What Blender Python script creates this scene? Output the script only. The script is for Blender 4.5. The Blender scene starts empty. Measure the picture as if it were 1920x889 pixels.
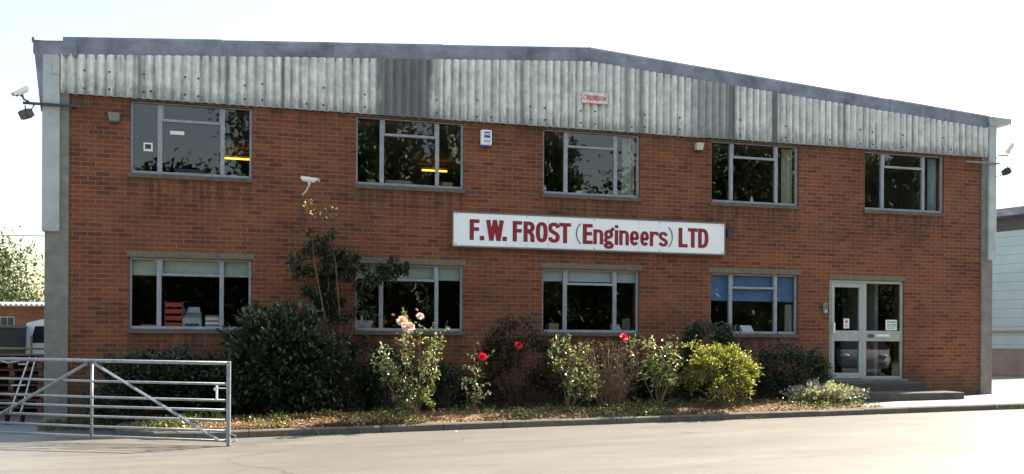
import bpy, math, random
from math import radians as R, sin, cos, pi, sqrt, tan
from mathutils import Vector, Matrix, noise as mnoise

SC = bpy.context.scene
COL = SC.collection
rnd = random.Random(11)

# ------------------------------------------------------------------ camera, light, exposure
EYE = 1.35
cam = bpy.data.cameras.new('camera'); camo = bpy.data.objects.new('camera', cam); COL.objects.link(camo)
cam.sensor_width = 36; cam.lens = 1660 / 1920 * 36
cam.shift_y = (638.2 - 444.5) / 1920
cam.clip_start = .1; cam.clip_end = 3000
camo.location = (-4.108, -15.567, EYE)
camo.rotation_euler = (R(90), -.0056, -.258)
SC.camera = camo

SUN_AZ, SUN_EL = 18.0, 42.0           # azimuth measured from +X (along the wall) towards +Y (behind it)
S = Vector((cos(R(SUN_AZ)) * cos(R(SUN_EL)), sin(R(SUN_AZ)) * cos(R(SUN_EL)), sin(R(SUN_EL))))
sun = bpy.data.lights.new('sun', 'SUN'); sun.energy = 5.0; sun.angle = R(.5); sun.color = (1, .93, .82)
suno = bpy.data.objects.new('sun', sun); COL.objects.link(suno)
suno.rotation_euler = S.to_track_quat('Z', 'Y').to_euler(); suno.location = (20, 10, 30)

w = bpy.data.worlds.new('World'); SC.world = w; w.use_nodes = True
wn = w.node_tree
sky = wn.nodes.new('ShaderNodeTexSky'); sky.sky_type = 'NISHITA'; sky.sun_disc = False
sky.sun_elevation = R(SUN_EL); sky.sun_rotation = R(90 - SUN_AZ)
sky.air_density = 1.6; sky.dust_density = 2.4; sky.ozone_density = 1.0
bg = wn.nodes['Background']; bg.inputs['Strength'].default_value = .08
wn.links.new(sky.outputs[0], bg.inputs['Color'])

SC.view_settings.view_transform = 'Standard'; SC.view_settings.look = 'None'
SC.view_settings.exposure = 2.12; SC.view_settings.gamma = 1
SC.render.engine = 'CYCLES'
SC.cycles.max_bounces = 6; SC.cycles.transparent_max_bounces = 12

# ------------------------------------------------------------------ helpers
def tag(o, label=None, cat=None, group=None, kind=None):
    if label: o['label'] = label
    if cat: o['category'] = cat
    if group: o['group'] = group
    if kind: o['kind'] = kind
    return o

def thing(name, label, cat, loc=(0, 0, 0), group=None):
    o = bpy.data.objects.new(name, None); COL.objects.link(o); o.location = loc
    o.empty_display_size = .2
    return tag(o, label, cat, group)

def wloc(o):
    v = Vector((0, 0, 0))
    while o is not None:
        v += Vector(o.location); o = o.parent
    return v

class MB:
    def __init__(s, T=None): s.v = []; s.f = []; s.m = []; s.T = T; s.cur = 0
    def add(s, vs, fs):
        n = len(s.v)
        s.v += [tuple(s.T @ Vector(p)) if s.T else tuple(p) for p in vs]
        s.f += [tuple(i + n for i in f) for f in fs]; s.m += [s.cur] * len(fs)
        return s
    def quad(s, a, b, c, d): return s.add([a, b, c, d], [(0, 1, 2, 3)])
    def box(s, x0, x1, y0, y1, z0, z1, M=None):
        p = [(x, y, z) for z in (z0, z1) for y in (y0, y1) for x in (x0, x1)]
        if M: p = [tuple(M @ Vector(q)) for q in p]
        return s.add(p, [(0, 2, 3, 1), (4, 5, 7, 6), (0, 1, 5, 4), (2, 6, 7, 3), (0, 4, 6, 2), (1, 3, 7, 5)])
    def bbox(s, x0, x1, y0, y1, z0, z1, b=.01, M=None):
        """box whose long vertical and horizontal edges are chamfered"""
        b = min(b, (x1 - x0) * .45, (y1 - y0) * .45, (z1 - z0) * .45)
        ring = lambda i, z: [(x0 + b + i, y0 + i, z), (x1 - b - i, y0 + i, z), (x1 - i, y0 + b + i, z), (x1 - i, y1 - b - i, z),
                             (x1 - b - i, y1 - i, z), (x0 + b + i, y1 - i, z), (x0 + i, y1 - b - i, z), (x0 + i, y0 + b + i, z)]
        rs = [ring(b, z0), ring(0, z0 + b), ring(0, z1 - b), ring(b, z1)]
        p = [q for r in rs for q in r]
        if M: p = [tuple(M @ Vector(q)) for q in p]
        f = [tuple(range(7, -1, -1)), tuple(range(24, 32))]
        for k in range(3):
            for i in range(8):
                j = (i + 1) % 8
                f.append((k * 8 + i, k * 8 + j, k * 8 + 8 + j, k * 8 + 8 + i))
        return s.add(p, f)
    def tube(s, pts, r, n=8, cap=True):
        pts = [Vector(p) for p in pts]
        if not isinstance(r, (list, tuple)): r = [r] * len(pts)
        vs = []; fs = []
        for i, p in enumerate(pts):
            d = (pts[min(i + 1, len(pts) - 1)] - pts[max(i - 1, 0)]).normalized()
            a = d.cross(Vector((0, 0, 1)) if abs(d.z) < .9 else Vector((1, 0, 0))).normalized(); b = d.cross(a)
            for k in range(n):
                t = 2 * pi * k / n; vs.append(tuple(p + (a * cos(t) + b * sin(t)) * r[i]))
        for i in range(len(pts) - 1):
            for k in range(n):
                q = (k + 1) % n; fs.append((i * n + k, i * n + q, i * n + n + q, i * n + n + k))
        if cap: fs += [tuple(range(n - 1, -1, -1)), tuple(range((len(pts) - 1) * n, len(pts) * n))]
        return s.add(vs, fs)
    def prism(s, poly, y0, y1):
        """poly in (x, z), extruded from y0 (front) to y1"""
        n = len(poly)
        vs = [(x, y0, z) for x, z in poly] + [(x, y1, z) for x, z in poly]
        fs = [tuple(range(n)), tuple(range(2 * n - 1, n - 1, -1))]
        for i in range(n):
            j = (i + 1) % n; fs.append((i, i + n, j + n, j))
        return s.add(vs, fs)
    def ball(s, c, r, nu=10, nv=6, sc=(1, 1, 1)):
        vs = []; fs = []
        for i in range(nv + 1):
            t = pi * i / nv
            for k in range(nu):
                a = 2 * pi * k / nu
                vs.append((c[0] + r * sc[0] * sin(t) * cos(a), c[1] + r * sc[1] * sin(t) * sin(a), c[2] + r * sc[2] * cos(t)))
        for i in range(nv):
            for k in range(nu):
                q = (k + 1) % nu; fs.append((i * nu + k, i * nu + nu + k, i * nu + nu + q, i * nu + q))
        return s.add(vs, fs)
    def build(s, name, mats, parent=None, smooth=False):
        me = bpy.data.meshes.new(name)
        o0 = wloc(parent) if parent is not None else Vector((0, 0, 0))
        me.from_pydata([(x - o0.x, y - o0.y, z - o0.z) for x, y, z in s.v], [], s.f)
        if not isinstance(mats, (list, tuple)): mats = [mats]
        for m in mats: me.materials.append(m)
        if len(mats) > 1: me.polygons.foreach_set('material_index', s.m)
        if smooth: me.polygons.foreach_set('use_smooth', [True] * len(me.polygons))
        me.update()
        o = bpy.data.objects.new(name, me); COL.objects.link(o)
        if parent is not None: o.parent = parent
        return o

# ------------------------------------------------------------------ materials
class NT:
    def __init__(s, name):
        s.mat = bpy.data.materials.new(name); s.mat.use_nodes = True; s.t = s.mat.node_tree
        s.p = s.t.nodes['Principled BSDF']; s.out = s.t.nodes['Material Output']
    def n(s, typ, **kw):
        o = s.t.nodes.new('ShaderNode' + typ)
        for k, v in kw.items():
            if k[0] == '_': o.inputs[k[1:]].default_value = v
            else: setattr(o, k, v)
        return o
    def l(s, a, b): s.t.links.new(a, b)
    def coord(s, scale=(1, 1, 1), loc=(0, 0, 0), rot=(0, 0, 0)):
        g = s.n('NewGeometry'); m = s.n('Mapping'); s.l(g.outputs['Position'], m.inputs['Vector'])
        m.inputs['Scale'].default_value = scale; m.inputs['Location'].default_value = loc; m.inputs['Rotation'].default_value = rot
        return m.outputs[0]
    def noise(s, vec, scale, detail=4, rough=.6, out='Fac'):
        o = s.n('TexNoise', _Scale=scale, _Detail=detail, _Roughness=rough); s.l(vec, o.inputs['Vector']); return o.outputs[out]
    def ramp(s, fac, stops, interp='LINEAR'):
        o = s.n('ValToRGB'); e = o.color_ramp.elements; o.color_ramp.interpolation = interp
        while len(e) < len(stops): e.new(.5)
        for i, (p, c) in enumerate(stops):
            e[i].position = p; e[i].color = (*c, 1) if len(c) == 3 else c
        s.l(fac, o.inputs[0]); return o.outputs[0]
    def mix(s, fac, a, b, mode='MIX'):
        o = s.n('Mix', data_type='RGBA', blend_type=mode)
        for v, i in ((fac, o.inputs[0]), (a, o.inputs[6]), (b, o.inputs[7])):
            if isinstance(v, (int, float)): i.default_value = v
            elif isinstance(v, tuple): i.default_value = (*v, 1)
            else: s.l(v, i)
        return o.outputs[2]
    def math(s, op, a, b=0, c=0):
        o = s.n('Math', operation=op)
        for v, i in zip((a, b, c), o.inputs):
            if isinstance(v, (int, float)): i.default_value = v
            else: s.l(v, i)
        return o.outputs[0]
    def bump(s, h, strength=.3, dist=.01):
        o = s.n('Bump', _Strength=strength, _Distance=dist); s.l(h, o.inputs['Height']); s.l(o.outputs[0], s.p.inputs['Normal'])
    def base(s, c):
        i = s.p.inputs['Base Color']
        if isinstance(c, tuple): i.default_value = (*c, 1)
        else: s.l(c, i)

def mat_plain(name, c, rough=.6, metal=0, var=.25, scale=6, spec=.5, bump=0):
    m = NT(name); co = m.coord()
    f = m.noise(co, scale, 5, .65)
    d = tuple(x * (1 - var) for x in c); u = tuple(min(1, x * (1 + var)) for x in c)
    m.base(m.ramp(f, [(.3, d), (.7, u)]))
    m.p.inputs['Roughness'].default_value = rough; m.p.inputs['Metallic'].default_value = metal
    m.p.inputs['Specular IOR Level'].default_value = spec
    if bump: m.bump(m.noise(co, scale * 8, 4), bump)
    return m.mat

def mat_brick(name='brick', hues=None, mortar=(.34, .21, .12), axis='x', dark=1.0, stains=()):
    m = NT(name)
    g = m.n('NewGeometry'); sp = m.n('SeparateXYZ'); m.l(g.outputs['Position'], sp.inputs[0])
    cb = m.n('CombineXYZ'); m.l(sp.outputs[0 if axis == 'x' else 1], cb.inputs[0]); m.l(sp.outputs[2], cb.inputs[1])
    # slight wander of the courses
    wob = m.noise(m.coord(), 1.2, 2, .5, 'Color')
    vm = m.n('VectorMath', operation='MULTIPLY_ADD'); m.l(wob, vm.inputs[0]); vm.inputs[1].default_value = (.012, .012, 0); m.l(cb.outputs[0], vm.inputs[2])
    bt = m.n('TexBrick', offset=.5, squash=1.0)
    for k, v in dict(Scale=1, **{'Mortar Size': .0062, 'Mortar Smooth': .3, 'Bias': 0, 'Brick Width': .225, 'Row Height': .075}).items(): bt.inputs[k].default_value = v
    bt.inputs['Color1'].default_value = (0, 0, 0, 1); bt.inputs['Color2'].default_value = (1, 1, 1, 1); bt.inputs['Mortar'].default_value = (.5, .5, .5, 1)
    m.l(vm.outputs[0], bt.inputs['Vector'])
    hues = hues or [(0, (.150, .058, .036)), (.16, (.195, .068, .036)), (.4, (.24, .080, .037)), (.6, (.275, .088, .037)), (.78, (.245, .095, .044)), (.9, (.30, .102, .043)), (1, (.185, .085, .05))]
    hues = [(p, tuple(x * dark for x in c)) for p, c in hues]
    bc = m.ramp(bt.outputs['Color'], hues)
    grain = m.noise(m.coord(), 60, 3, .7)
    bc = m.mix(.35, bc, m.ramp(grain, [(.3, (.35, .35, .35)), (.7, (1.5, 1.5, 1.5))]), 'MULTIPLY')
    col = m.mix(bt.outputs['Fac'], bc, mortar)
    big = m.noise(m.coord((1, 1, 1.4)), .9, 5, .6)
    col = m.mix(.6, col, m.ramp(big, [(.28, (.50, .46, .47)), (.5, (1, 1, 1)), (.72, (1.38, 1.24, 1.08))]), 'MULTIPLY')
    if stains:
        strk = m.noise(m.coord((9, 1, .5)), 1, 4, .7)
        for x0, x1, zt, dep, amt in stains:
            def sm(v, a, b_, lo, hi):
                r_ = m.n('MapRange', interpolation_type='SMOOTHSTEP'); m.l(v, r_.inputs[0])
                for q_, val in zip((1, 2, 3, 4), (a, b_, lo, hi)): r_.inputs[q_].default_value = val
                return r_.outputs[0]
            fx = m.math('MULTIPLY', sm(sp.outputs[0], x0 - .12, x0 + .08, 0, 1), sm(sp.outputs[0], x1 - .08, x1 + .12, 1, 0))
            fz = m.math('MULTIPLY', sm(sp.outputs[2], zt - dep, zt - .02, 0, 1), sm(sp.outputs[2], zt, zt + .02, 1, 0))
            ff = m.math('MULTIPLY', m.math('MULTIPLY', fx, fz), sm(strk, .38, .66, 0, amt))
            col = m.mix(ff, col, (.035, .024, .018))
        pat = m.noise(m.coord((.7, 1, 1.1), (3, 0, 1)), 1.1, 5, .7)
        col = m.mix(sm(pat, .60, .74, 0, .32), col, (.20, .15, .11))
    # damp staining just above the ground
    mr = m.n('MapRange'); m.l(m.math('ADD', sp.outputs[2], m.math('MULTIPLY', m.noise(m.coord(), 3, 4), -.5)), mr.inputs[0])
    mr.inputs[1].default_value = .05; mr.inputs[2].default_value = .62; mr.inputs[3].default_value = .7; mr.inputs[4].default_value = 0
    col = m.mix(mr.outputs[0], col, (.05, .048, .034))
    m.base(col); m.p.inputs['Roughness'].default_value = .85; m.p.inputs['Specular IOR Level'].default_value = .25
    inv = m.math('SUBTRACT', 1, bt.outputs['Fac'])
    m.bump(m.math('ADD', inv, m.math('MULTIPLY', grain, .4)), .5, .006)
    return m.mat

def mat_asbestos(name='corrugated_cement'):
    m = NT(name)
    g = m.n('NewGeometry'); sp = m.n('SeparateXYZ'); m.l(g.outputs['Position'], sp.inputs[0])
    x, z = sp.outputs[0], sp.outputs[2]; x0_ = x
    streak = m.noise(m.coord((7, .01, .35)), 1, 5, .7)
    col = m.ramp(streak, [(.28, (.30, .30, .275)), (.43, (.64, .63, .59)), (.62, (.78, .765, .72)), (.8, (.66, .66, .60))])
    fine = m.noise(m.coord((34, 1, 5.0)), 1, 5, .75)
    col = m.mix(.55, col, m.ramp(fine, [(.3, (.68, .70, .69)), (.6, (1.1, 1.1, 1.1))]), 'MULTIPLY')
    # darker, uneven tone along the valleys of the sheets
    vly = m.math('MULTIPLY_ADD', m.math('COSINE', m.math('MULTIPLY', m.math('ADD', x, 7.49), 2 * pi / .146)), -.5, .5)
    vn = m.noise(m.coord((2.2, 1, 1.6)), 1, 5, .7)
    vr = m.n('MapRange'); m.l(vn, vr.inputs[0]); vr.inputs[1].default_value = .35; vr.inputs[2].default_value = .65; vr.inputs[3].default_value = .15; vr.inputs[4].default_value = .85
    col = m.mix(m.math('MULTIPLY', m.math('POWER', vly, 3.5), vr.outputs[0]), col, (.22, .225, .20))
    mot = m.noise(m.coord((3, 1, 3)), 1.5, 6, .7)
    col = m.mix(.6, col, m.ramp(mot, [(.34, (.58, .61, .58)), (.58, (1.1, 1.1, 1.08))]), 'MULTIPLY')
    xw = m.math('ADD', x, m.math('MULTIPLY', m.math('SUBTRACT', m.noise(m.coord((3, 1, 2.2), (1, 0, 5)), 1, 4, .6), .5), .34))
    def band(a, b, soft, amt, c):
        nonlocal col
        x = xw if b - a > .3 else x0_
        r1 = m.n('MapRange', interpolation_type='SMOOTHSTEP'); m.l(x, r1.inputs[0]); r1.inputs[1].default_value = a - soft; r1.inputs[2].default_value = a + soft
        r2 = m.n('MapRange', interpolation_type='SMOOTHSTEP'); m.l(x, r2.inputs[0]); r2.inputs[1].default_value = b - soft; r2.inputs[2].default_value = b + soft
        f = m.math('MULTIPLY', m.math('SUBTRACT', r1.outputs[0], r2.outputs[0]), m.math('MULTIPLY', amt, m.math('ADD', .55, m.math('MULTIPLY', streak, .9))))
        f = m.math('MINIMUM', f, 1)
        col = m.mix(f, col, c)
    band(-2.5, -1.5, .10, .85, (.12, .125, .12))
    band(-2.15, -1.7, .3, .3, (.08, .085, .08))
    band(3.55, 4.42, .14, .62, (.17, .20, .185))
    for a, b in ((2.42, 2.5), (2.13, 2.2), (4.3, 4.44), (5.22, 5.37), (6.82, 6.90), (.1, .16), (-5.0, -4.94), (-4.08, -4.03), (-6.35, -6.28), (8.45, 8.5)):
        band(a, b, .03, .8, (.10, .12, .11))
    blot = m.noise(m.coord((1.6, 1, .8), (4, 0, 2)), 1.1, 6, .72)
    col = m.mix(m.ramp(blot, [(.52, (0, 0, 0)), (.72, (.45, .45, .45))]), col, (.22, .225, .21))
    # darker drip line along the bottom edge
    mr = m.n('MapRange', interpolation_type='SMOOTHSTEP'); m.l(m.math('ADD', z, m.math('MULTIPLY', m.math('SUBTRACT', fine, .5), .75)), mr.inputs[0])
    mr.inputs[1].default_value = 5.20; mr.inputs[2].default_value = 5.58; mr.inputs[3].default_value = .7; mr.inputs[4].default_value = 0
    col = m.mix(mr.outputs[0], col, (.17, .175, .165))
    m.base(col); m.p.inputs['Roughness'].default_value = 1; m.p.inputs['Specular IOR Level'].default_value = .03
    m.bump(m.noise(m.coord(), 60, 3), .25)
    return m.mat

def mat_leaf(name, stops, rough=.42, trans=.3, spec=.5, tcol=None):
    m = NT(name)
    g = m.n('NewGeometry')
    c = m.ramp(g.outputs['Random Per Island'], stops)
    m.base(c); m.p.inputs['Roughness'].default_value = rough; m.p.inputs['Specular IOR Level'].default_value = spec
    if trans:
        t = m.n('BsdfTranslucent')
        tc = m.mix(1, c, tcol or (1.4, 1.5, .6), 'MULTIPLY'); m.l(tc, t.inputs['Color'])
        mx = m.n('MixShader', _Fac=trans); m.l(m.p.outputs[0], mx.inputs[1]); m.l(t.outputs[0], mx.inputs[2]); m.l(mx.outputs[0], m.out.inputs[0])
    return m.mat

def mat_glass(name='window_glass', tint=(.80, .85, .86), extra=.0):
    m = NT(name); t = m.t; t.nodes.remove(m.p)
    tr = m.n('BsdfTransparent'); tr.inputs[0].default_value = (*tint, 1)
    gl = m.n('BsdfGlossy'); gl.inputs['Roughness'].default_value = .012; gl.inputs['Color'].default_value = (1, 1, 1, 1)
    nz = m.noise(m.coord(), 1.3, 2, .5); b = m.n('Bump', _Strength=.004, _Distance=.02); m.l(nz, b.inputs['Height']); m.l(b.outputs[0], gl.inputs['Normal'])
    lw = m.n('LayerWeight', _Blend=.5)
    f = m.math('MINIMUM', m.math('ADD', m.math('MULTIPLY', m.math('POWER', lw.outputs['Facing'], 4), .85), .072 + extra), 1)
    mx = m.n('MixShader'); m.l(f, mx.inputs[0]); m.l(tr.outputs[0], mx.inputs[1]); m.l(gl.outputs[0], mx.inputs[2]); m.l(mx.outputs[0], m.out.inputs[0])
    return m.mat

def mat_emit(name, c, s):
    m = NT(name); m.p.inputs['Base Color'].default_value = (*c, 1)
    m.p.inputs['Emission Color'].default_value = (*c, 1); m.p.inputs['Emission Strength'].default_value = s
    return m.mat

def mat_asphalt(name, lo, hi, rough=.75, worn=False):
    m = NT(name); co = m.coord()
    big = m.noise(m.coord((.35, 1, 1)), .5, 6, .65); fine = m.noise(co, 70, 3, .85); mid = m.noise(m.coord((.3, 1.8, 1)), 1.6, 6, .7)
    c = m.ramp(big, [(.3, lo), (.7, hi)])
    c = m.mix(.6, c, m.ramp(mid, [(.3, (.58, .58, .60)), (.65, (1.16, 1.16, 1.14))]), 'MULTIPLY')
    c = m.mix(.7, c, m.ramp(fine, [(.32, (.5, .5, .5)), (.55, (1, 1, 1)), (.72, (1.6, 1.58, 1.5))]), 'MULTIPLY')
    h = m.math('ADD', fine, m.math('MULTIPLY', mid, .6))
    if worn:
        grit = m.n('TexVoronoi', feature='F1', _Scale=16.0); m.l(co, grit.inputs['Vector'])
        c = m.mix(m.ramp(grit.outputs['Distance'], [(.0, (.55, .55, .55)), (.16, (0, 0, 0))]), c, m.ramp(m.noise(co, 11, 2), [(.4, (.05, .045, .038)), (.6, (.24, .22, .18))]))
        wv = m.noise(co, .9, 4, .6, 'Color'); vm = m.n('VectorMath', operation='MULTIPLY_ADD'); m.l(wv, vm.inputs[0]); vm.inputs[1].default_value = (.9, .9, 0); m.l(co, vm.inputs[2])
        cr = m.n('TexVoronoi', feature='DISTANCE_TO_EDGE', _Scale=.30); m.l(vm.outputs[0], cr.inputs['Vector'])
        msk = m.ramp(m.noise(co, .33, 3), [(.46, (0, 0, 0)), (.58, (1, 1, 1))])
        crk = m.math('MULTIPLY', m.math('LESS_THAN', cr.outputs['Distance'], .006), msk)
        c = m.mix(m.math('MULTIPLY', crk, .6), c, (.03, .026, .022))
        oil = m.noise(m.coord((1, 1, 1), (7, 3, 0)), .55, 5, .6)
        c = m.mix(m.ramp(oil, [(.60, (0, 0, 0)), (.74, (.45, .45, .45))]), c, (.055, .05, .044))
        h = m.math('SUBTRACT', h, m.math('MULTIPLY', crk, 1.5))
    m.base(c); m.p.inputs['Roughness'].default_value = rough; m.p.inputs['Specular IOR Level'].default_value = .5
    m.bump(h, .45, .006)
    return m.mat

M = dict(
    brick=mat_brick(dark=.69, mortar=(.235, .13, .08), stains=[(c_ - .95, c_ + .95, 3.98, .75, .7) for c_ in (-5.512, -1.866, 1.527, 4.921, 8.349)] + [(c_ - .95, c_ + .95, 1.43, .9, .6) for c_ in (-5.512, -1.866, 1.527, 4.921)] + [(-1.1, 4.2, 3.02, .35, .55), (-7.4, 10.3, 5.27, .5, .5)]), asb=mat_asbestos(),
    capping=mat_plain('weathered_cement_capping', (.21, .222, .255), .9, 0, .42, 2.2, .2, .2),
    flash=mat_plain('pale_cement_flashing', (.42, .44, .43), .85, 0, .18, 3, .2, .15),
    conc=mat_plain('grey_concrete', (.20, .19, .165), .9, 0, .22, 5, .2, .3),
    stepc=mat_plain('dark_step_concrete', (.078, .072, .062), .9, 0, .3, 4, .2, .3),
    lintel=mat_plain('buff_concrete', (.16, .13, .095), .9, 0, .18, 9, .2, .2),
    sill=mat_plain('dark_sill_tile', (.12, .085, .065), .7, 0, .3, 8, .3),
    frame=mat_plain('grey_white_window_paint', (.27, .278, .30), .45, 0, .22, 9),
    door=mat_plain('pale_aluminium', (.34, .365, .335), .4, .0, .12, 6),
    glass=mat_glass(), dglass=mat_glass('door_glass', (.66, .70, .70), .0),
    inner=mat_plain('dull_interior_paint', (.14, .10, .07), .9, 0, .3, 1.2),
    floor=mat_plain('interior_floor', (.07, .055, .045), .9, 0, .3, 2),
    roof=mat_plain('roof_sheet', (.2, .21, .22), .9, 0, .2, 1),
    white=mat_plain('white_plastic', (.74, .74, .72), .45, 0, .05, 5),
    signwhite=mat_plain('white_sign_board', (.87, .87, .85), .4, 0, .05, 2.5),
    red=mat_plain('red_sign_paint', (.27, .006, .016), .5, 0, .15, 30),
    redline=mat_plain('dark_red_outline', (.035, .006, .012), .5, 0, .2, 30),
    black=mat_plain('black_paint', (.012, .012, .015), .5, 0, .2, 30),
    dark=mat_plain('dark_grey_metal', (.05, .055, .06), .55, .3, .2, 10),
    galv=mat_plain('galvanised_steel', (.27, .28, .30), .45, .5, .18, 12),
    grey=mat_plain('grey_plastic', (.20, .19, .17), .6, 0, .12, 10),
    beige=mat_plain('cream_plastic', (.52, .49, .38), .6, 0, .08, 10),
    blue=mat_plain('blue_print', (.02, .06, .26), .5, 0, .15, 30),
    green=mat_plain('green_print', (.10, .34, .2), .5, 0, .15, 30),
    traym=mat_plain('red_tray_plastic', (.42, .035, .02), .5, 0, .12, 12),
    paper=mat_plain('white_paper', (.72, .72, .68), .8, 0, .08, 12),
    card=mat_plain('brown_card', (.36, .22, .12), .85, 0, .15, 12),
    blindg=mat_plain('pale_green_blind', (.40, .42, .33), .8, 0, .06, 4),
    blindw=mat_plain('pale_grey_blind', (.46, .48, .48), .8, 0, .06, 4),
    blindb=mat_plain('blue_blind', (.10, .18, .33), .8, 0, .1, 4),
    curt=mat_plain('cream_curtain', (.55, .53, .40), .9, 0, .12, 8),
    kerb=mat_plain('kerb_concrete', (.11, .098, .08), .9, 0, .3, 4, .2, .3),
    pave=mat_asphalt('pale_paving', (.17, .15, .115), (.22, .20, .16), .75),
    road=mat_asphalt('worn_asphalt', (.118, .106, .088), (.155, .141, .118), .5, True),
    teal=None, rust=mat_plain('rusty_brown_paint', (.12, .045, .025), .8, .1, .4, 5),
    yellow=mat_plain('yellow_paint', (.25, .17, .05), .6, 0, .2, 8),
    bark=mat_plain('brown_bark', (.13, .09, .06), .9, 0, .3, 20),
    wood=mat_plain('weathered_timber', (.20, .13, .08), .85, 0, .3, 9),
    tyre=mat_plain('black_rubber', (.02, .02, .02), .8, 0, .2, 10),
    carp=mat_plain('silver_car_paint', (.36, .37, .36), .25, .3, .04, 3),
    carglass=mat_plain('dark_car_glass', (.02, .025, .03), .08, 0, .2, 3),
)

def g_road(x):
    x = max(-14, min(14, x)); return .04 + .0128 * x
def g_bed(x): return g_road(x) + .095

# ------------------------------------------------------------------ ground, road, kerb, pavement, bed
def sheet(name, xs, ys, dz, mat, zf=g_road):
    b = MB(); nx, ny = len(xs), len(ys)
    vs = [(x, y, zf(x) + dz) for y in ys for x in xs]
    fs = [(j * nx + i, j * nx + i + 1, j * nx + nx + i + 1, j * nx + nx + i) for j in range(ny - 1) for i in range(nx - 1)]
    b.add(vs, fs); return tag(b.build(name, mat), kind='structure')
earth = mat_plain('dry_earth_and_grass', (.10, .085, .045), .95, 0, .45, .8, .1)
sheet('ground', [-900, -60, -14, 14, 60, 900], [-900, -60, 60, 1400], -.03, earth)
sheet('road', [-46, -14, 14, 60], [-24, -2, 20, 48], -.004, M['road'])

def kerb_y(x): return -2.70 + .03 * (x + 3)
BED_L = [(-6.45, .0), (-6.45, -1.35), (-6.2, -2.1), (-5.75, -2.6), (-5.2, kerb_y(-5.2))]
kline = BED_L + [(x, kerb_y(x)) for x in [-4.5 + .92 * i for i in range(18)]] + [(13.2, -1.6), (13.6, -.4), (13.6, 8)]
def kerb_mesh():
    b = MB(); k = 0
    n = len(kline)
    nor = []
    for i in range(n):
        a = Vector(kline[max(i - 1, 0)]); c = Vector(kline[min(i + 1, n - 1)]); d = (c - a).normalized(); nor.append(Vector((d.y, -d.x)))
    for i in range(n - 1):
        p, q = Vector(kline[i]), Vector(kline[i + 1]); np_, nq = nor[i], nor[i + 1]
        d = (q - p).normalized() * .004
        p2, q2 = p + d, q - d
        def pr(pt, nn, dz, off=0):
            v = pt - nn * .0; return (v.x - nn.x * 0 + nn.x * off, v.y + nn.y * off, g_road(v.x) + dz)
        jz = rnd.uniform(-.004, .004)
        prof = [(0, -.15), (.0, .078 + jz), (-.018, .096 + jz), (-.125, .098 + jz), (-.125, -.15)]
        vs = [pr(p2, np_, z, o) for o, z in prof] + [pr(q2, nq, z, o) for o, z in prof]
        m_ = len(prof)
        b.add(vs, [(j, j + m_, j + m_ + 1, j + 1) for j in range(m_ - 1)] + [tuple(range(m_)), tuple(range(2 * m_ - 1, m_ - 1, -1))])
    return b
kb = MB()
# outward side of the kerb line is towards the road: make sure of winding by building both ways
kerb = kerb_mesh().build('kerb', M['kerb']); tag(kerb, kind='structure')

# planting bed: mounded soil between wall and kerb
soil = NT('leafy_soil'); _c = soil.coord()
_f = soil.noise(_c, 14, 6, .75)
soil.base(soil.mix(.6, soil.ramp(_f, [(.3, (.035, .022, .013)), (.5, (.10, .06, .03)), (.62, (.2, .12, .055)), (.75, (.07, .06, .025))]),
                   soil.ramp(soil.noise(_c, 1.5, 4), [(.35, (.6, .6, .5)), (.65, (1.3, 1.2, 1.1))]), 'MULTIPLY'))
soil.p.inputs['Roughness'].default_value = .95; soil.bump(_f, .8, .03)
def bed_front(x):
    pts = BED_L
    if x < -5.2:
        best = 0
        for (x0, y0), (x1, y1) in zip(pts, pts[1:]):
            if x0 <= x <= x1 and x1 > x0: return y0 + (y1 - y0) * (x - x0) / (x1 - x0)
        return -1.35
    return kerb_y(x)
def bed_z(x, y):
    yf = bed_front(x) + .11
    t = max(0, min(1, (y - yf) / (0 - yf))) if yf < -.1 else 0
    hump = .13 * sin(pi * min(1, t * 2.2)) ** .8 if t * 2.2 < 1 else .0
    hump = max(hump, .10 * (1 - abs(2 * t - .9))) if t > .2 else hump
    ends = max(0, min(1, (6.1 - x) / 1.2)) * max(0, min(1, (x + 6.45) / .8))
    return g_bed(x) - .012 + hump * ends * (.75 + .6 * mnoise.noise(Vector((x * 1.3, y * 1.3, 3))))
def bed_end(y):  # right edge of the bed, slanting back to the steps
    return 6.15 + .12 * sin(y * 5) - .1 * (y + 2.4)
b = MB(); NX, NY = 110, 16
vs = []
for j in range(NY + 1):
    for i in range(NX + 1):
        u = i / NX; t = j / NY
        x = -6.32 + (6.15 + 6.32) * u
        y0 = bed_front(x) + .11; y = y0 + (-.001 - y0) * t
        x += u * .12 * sin(y * 5) * (u > .9)
        vs.append((x, y, bed_z(x, y) + .012 * mnoise.noise(Vector((x * 9, y * 9, 0)))))
b.add(vs, [(j * (NX + 1) + i, j * (NX + 1) + i + 1, (j + 1) * (NX + 1) + i + 1, (j + 1) * (NX + 1) + i) for j in range(NY) for i in range(NX)])
tag(b.build('planting_bed', soil.mat, smooth=True), kind='structure')
# pavement right of the bed
b = MB(); xs = [6.0, 8, 10, 12, 13.2, 13.55]; vs = []
for x in xs:
    y0 = kerb_y(x) + .12 if x < 13 else (-1.45 if x < 13.4 else -.3)
    vs += [(x, y0, g_bed(x)), (x, .3, g_bed(x) - .002), (x, 8, g_bed(x))]
b.add(vs, [(i * 3 + j, i * 3 + 3 + j, i * 3 + 4 + j, i * 3 + 1 + j) for i in range(len(xs) - 1) for j in range(2)])
tag(b.build('pavement', M['pave']), kind='structure')

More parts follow.
